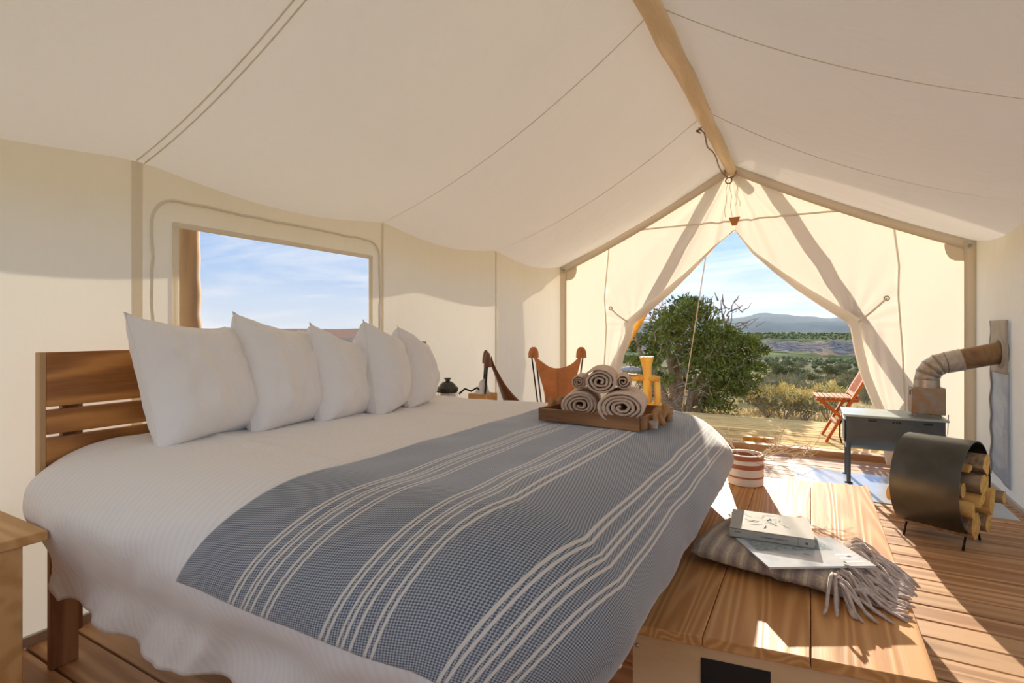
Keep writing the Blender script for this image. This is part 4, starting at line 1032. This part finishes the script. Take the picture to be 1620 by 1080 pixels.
def towel(c, rx_, rz_, L, turns, th, yaw, seed, label):
    c = TR @ Vector(c); root = thing('rolled_towel', tuple(c), label, 'towel', 'rolled beige towels on the tray', rz=yaw)
    rr = random.Random(seed); n_ = int(turns*30); inner = .012
    def sp_(a):  # a in turns
        t = a/turns; r = lerp(.18, 1, t**.9)
        wob = (1-t)*.20*nz(cos(2*pi*a)*1.2+seed, sin(2*pi*a)*1.2, a*.5)+.05*nz(a*3, seed)
        return r*(1+wob)
    outer, inn, mid = [], [], []
    for i in range(n_+1):
        a = i/30; r = sp_(a); dr = th/min(rx_, rz_)*(.80+.2*nz(a*2, seed, 4)); an = 2*pi*a+seed
        outer.append((r*cos(an), r*sin(an))); inn.append(((r-dr)*cos(an), (r-dr)*sin(an))); mid.append(((r-dr/2)*cos(an), (r-dr/2)*sin(an)))
    m = MB(); stn_ = [(-L/2, .90), (-L/2+.01, 1), (0, 1.0), (L/2-.01, 1), (L/2, .92)]
    vs = []; k = n_+1
    def P(p, y, s2): return (p[0]*rx_, y, p[1]*rz_)
    for y, q in stn_:
        vs += [P(p, y, q) for p in outer]+[P(p, y, q) for p in inn]
    vs += [P(p, -L/2-.008, 1) for p in mid]+[P(p, L/2+.008, 1) for p in mid]
    fs = []
    for j in range(4):
        b0, b1 = j*2*k, (j+1)*2*k
        for i in range(n_): fs += [(b0+i, b0+i+1, b1+i+1, b1+i), (b0+k+i, b1+k+i, b1+k+i+1, b0+k+i+1)]
    e0, e1 = 10*k, 11*k
    for i in range(n_):
        fs += [(i, e0+i, e0+i+1, i+1), (k+i, k+i+1, e0+i+1, e0+i), (8*k+i, 8*k+i+1, e1+i+1, e1+i), (9*k+i, e1+i, e1+i+1, 9*k+i+1)]
    for y0, y1, q in ((0, 8, 0), ):
        fs += [(n_, k+n_, 8*k+k+n_, 8*k+n_)]
    m.add(vs, fs); m.build('roll', M['towel'], root, 60)
    return root
# local tray coords: x along the tray, y into depth, z up
towel((-.105, -.035, .080), .092, .068, .27, 4.2, .0125, radians(16), 3, 'large rolled beige towel at the left of the tray')
towel((.118, -.050, .086), .108, .075, .28, 4.4, .0130, radians(12), 8, 'large rolled beige towel at the right of the tray')
towel((.000, -.045, .195), .078, .062, .26, 3.6, .012, radians(16), 5, 'medium rolled beige towel on top in the middle')
towel((-.105, -.06, .185), .038, .038, .18, 3.2, .0085, radians(16), 6, 'small rolled washcloth on top at the left')
towel((.100, -.02, .195), .040, .038, .18, 2.6, .0095, radians(16), 9, 'small rolled washcloth on top at the right')

# ------------------------------------------------------------------ bench (storage chest at the foot of the bed)
ch = thing('storage_bench', (-.1, 2.6, .002), 'long low wooden chest with plank top at the foot of the bed', 'bench')
TZc = .45; FX = [-.495, -.278, -.001, .287]
def yn(x): return 1.60+.145*(x+.5)
def yf(x): return 3.57+.13*(x+.5)
for a, b in zip(FX, FX[1:]):
    m = MB(); a2, b2 = a+.001, b-.001
    m.prism([(a2, yn(a2), TZc-.032), (b2, yn(b2), TZc-.032), (b2, yf(b2), TZc-.032), (a2, yf(a2), TZc-.032)], (0, 0, .032))
    m.build('top_plank', M['bench'], ch, 35, bevel=.003)
m = MB(); m.prism([(FX[0]+.012, yn(-.48)+.02, .02), (FX[3]-.02, yn(.27)+.02, .02), (FX[3]-.02, yn(.27)+.04, .02), (FX[0]+.012, yn(-.48)+.04, .02)], (0, 0, TZc-.054)); m.build('end_panel', M['ply'], ch, 35)
m = MB(); m.prism([(FX[0]+.012, yf(-.48)-.04, .02), (FX[3]-.02, yf(.27)-.04, .02), (FX[3]-.02, yf(.27)-.02, .02), (FX[0]+.012, yf(-.48)-.02, .02)], (0, 0, TZc-.054)); m.build('end_panel', M['ply'], ch, 35)
for x in (FX[0]+.012, FX[3]-.04): MB().box(x, x+.02, 1.66, 3.58, .0, TZc-.033).build('side_panel', M['ply'], ch, 35)
m = MB(); yy = lambda x: yn(x)+.0165; m.prism([(-.285, yy(-.285), .27), (-.10, yy(-.10), .27), (-.10, yy(-.10), .378), (-.285, yy(-.285), .378)], (0, .0035, 0)); m.build('dark_slot_panel', M['black'], ch, 35, label='black panel painted as the dark of a handle slot')  # no hole is cut: the shade inside it is a black panel
m = MB(); m.lathe([(0, .004), (.005, .003), (.006, 0)], (0, 0, 0), 12); 
for i, v in enumerate(m.v): m.v[i] = (-.468+v[0], yn(-.468)+.018-v[2], .375+v[1])
m.build('screw', M['hardware'], ch, 180)
MB().lathe([(.0, .001), (.016, .001), (.018, .004), (.010, .006), (.008, .002)], (-.472, 2.33, TZc), 16).build('hinge_button', M['black'], ch, 180)

# planter with dry twigs
pc = (-.335, 3.385, TZc+.001); pt = thing('striped_planter', pc, 'white and terracotta striped ceramic pot on the far end of the bench', 'pot')
R0 = .098
MB().lathe([(0, .0), (R0-.008, .0), (R0, .008), (R0, .175), (R0-.003, .180), (R0-.009, .180), (R0-.012, .170), (R0-.012, .12), (0, .12)], pc, 48).build('pot', M['ceramic'], pt, 40)
for z0, z1 in ((.150, .176), (.100, .126), (.048, .058)): MB().lathe([(R0+.0005, z0), (R0+.0012, z0+.001), (R0+.0012, z1-.001), (R0+.0005, z1)], pc, 48).build('glaze_band', M['terracotta'], pt, 40, label='terracotta glaze band')
MB().lathe([(R0-.013, .165), (R0-.013, .121), (0, .121)], pc, 40).build('pot_lining', M['terracotta'], pt, 40)
rt = random.Random(11)
dryp = thing('dry_twigs', (pc[0], pc[1], pc[2]+.122), 'pale dry branching twigs sticking out of the striped pot', 'twigs')
for k in range(17):
    m = MB(); a = rt.uniform(-.9, 1.3) if k > 4 else rt.uniform(1.4, 3.4)
    L = rt.uniform(.16, .34) if a < 1.4 else rt.uniform(.12, .24)
    def grow(p, d, L_, r_, dep):
        q = p+d*L_; m.tube(branchpath(p, q, .10, 4), [r_, r_*.9, r_*.8, r_*.7, r_*.6], 4)
        if dep:
            for _ in range(3):
                dd = (d+Vector((rt.gauss(0, .65), rt.gauss(0, .65), rt.gauss(0, .5)))).normalized(); f_ = rt.uniform(.4, 1); grow(p.lerp(q, f_), dd, L_*rt.uniform(.35, .6), r_*.65, dep-1)
    d0 = Vector((cos(a)*.9, sin(a)*.7-.2, rt.uniform(.25, .9) if L < .25 else rt.uniform(.15, .6))).normalized()
    grow(Vector((pc[0]+.03*cos(a), pc[1]+.03*sin(a), pc[2]+.124)), d0, L, .0026, 2); m.build('twig', M['twig'], dryp, 180)

# folded wool throw
th_c = (-.085, 2.30, TZc+.001); TROT = radians(-11)
thr = thing('wool_throw', th_c, 'folded beige and ochre wool throw with long fringe on the bench', 'blanket', rz=TROT)
def layer(x0, x1, y0, y1, z0, z1, seed):
    def fn(u, v):
        a = 2*pi*v; x = lerp(x0, x1, u)
        hy, hz2 = (y1-y0)/2, (z1-z0)/2
        cs, sn = cos(a), sin(a); n_ = 2/3.2
        yy_ = math.copysign(abs(cs)**n_, cs)*hy; zz = math.copysign(abs(sn)**(2/2.1), sn)*hz2
        endk = sm(u*14)*sm((1-u)*14)*.35+.65
        w3 = .008*nz(x*9+seed, a*1.3)+.006*nz(x*22, a*3, seed)
        zz = zz*endk; top = 1 if sn > 0 else .1
        return (x+.012*nz(a*2, seed), (y0+y1)/2+yy_*(.94+.06*endk)+w3*.8, max(.001, (z0+z1)/2+zz+w3*top*1.3))
    return fn
for (x0, x1, y0, y1, z0, z1, sd) in ((-.27, .25, -.19, .235, .0, .040, 1), (-.285, .21, -.225, .21, .004, .084, 4)):
    m = MB(); m.grid(layer(x0, x1, y0, y1, z0, z1, sd), 60, 48)
    f0 = layer(x0, x1, y0, y1, z0, z1, sd)
    for u in (0, 1):
        ring = [f0(u, j/48) for j in range(48)]; cc_ = (sum(p[0] for p in ring)/48, sum(p[1] for p in ring)/48, sum(p[2] for p in ring)/48)
        m.add(ring+[cc_], [(j, (j+1) % 48, 48) for j in range(48)])
    m.build('folded_layer', M['wool'], thr, 180)
fm = MB(); rf = random.Random(5)
for lay, (xs, zs, n_) in enumerate(((.24, .022, 60), (.20, .062, 64))):
    for k in range(n_):
        y = lerp(-.20, .20, (k+rf.random())/n_); x = xs-.01; z = zs+rf.uniform(-.012, .014)
        L = rf.uniform(.11, .18); an = rf.gauss(0, .35)-.25*(y/-.2)*(y < 0)
        if lay and y < -.10: an -= .9
        dx, dy = cos(an), sin(an); pts = []
        for i in range(8):
            t = i/7; px_ = x+dx*L*t; py_ = y+dy*L*t+.006*sin(t*9+k)
            
            zz = z+.026*sin(min(1, t*1.5)*pi)-z*sm(t*1.1)*.92+.005*sin(t*8+k*2)
            zz = max(.004, zz)
            # past the edge of the bench the strands hang down
            wxx = th_c[0]+px_*cos(TROT)-py_*sin(TROT)
            if wxx > .29: zz -= (wxx-.29)*.9
            pts.append((px_, py_, zz))
        fm.tube(pts, [.0058, .0052, .0060, .0050, .0058, .0048, .0054, .0028], 5)
fm.build('fringe', M['fringe'], thr, 180, kind='stuff', label='long twisted wool fringe')
# magazine and book on top
mg = thing('magazine', (-.03, 2.215, TZc+.084), 'glossy pale blue-grey magazine under the thick book on the throw', 'magazine', rz=radians(31))
MB().box(-.185, .185, -.125, .125, 0, .006).build('pages', M['pages'], mg, 35)
MB().box(-.187, .187, -.127, .127, .006, .0075).build('cover', M['mag'], mg, 35)
MB().box(-.16, .12, .005, .11, .0076, .0079).build('cover_picture', M['art'], mg, 35, label='printed picture')
for k in range(3): MB().box(.10, .165, -.10+.03*k, -.09+.03*k, .0076, .0078).build('cover_text', M['paper'], mg, 35)
bk_ = thing('book', (-.142, 2.365, TZc+.093), 'thick pale paperback book with faded flower cover on the magazine', 'book', rz=radians(4))
MB().box(-.143, .141, -.118, .119, .0015, .0315).build('page_block', M['pages'], bk_, 35)
m = MB(); m.box(-.145, .145, -.122, .120, .0315, .0335); m.box(-.145, .145, -.122, .120, 0, .0018); m.box(-.145, .145, -.122, -.119, 0, .0335); m.build('cover', M['cover'], bk_, 35)
rr = random.Random(3); m = MB()
for k in range(26):
    a = rr.uniform(0, 2*pi); L = rr.uniform(.015, .045); x, y = -.0+rr.gauss(0, .03), .02+rr.gauss(0, .025)
    m.prism([(x, y, .0336), (x+L*cos(a)+.006, y+L*sin(a), .0336), (x+L*1.2*cos(a), y+L*1.2*sin(a)+.004, .0336), (x+L*.5*cos(a+.3), y+L*.5*sin(a+.3), .0336)], (0, 0, .0002))
m.build('cover_flower', M['art'], bk_, 0, label='faded grey-blue flower print')
m = MB()
for k in range(9):  m.box(-.105, -.094, -.06+k*.015, -.06+k*.015+.008, .0336, .0338)
for k in range(16): m.box(-.035+k*.006, -.035+k*.006+.004, -.1225, -.1219, .013, .017)
for k in range(4): m.box(-.125+k*.005, -.125+k*.005+.003, -.1225, -.1219, .018, .023)
m.box(.116, .124, -.1225, -.1219, .011, .019); m.box(.092, .0932, -.1225, -.1219, .001, .0332)
m.build('lettering', M['ink'], bk_, 0)

# ------------------------------------------------------------------ bring design units to metres
for o in list(C.objects):
    if '_org' in o: del o['_org']
    if o.parent is None and o.type in ('MESH', 'EMPTY'):
        o.location = o.location*S; o.scale = o.scale*S
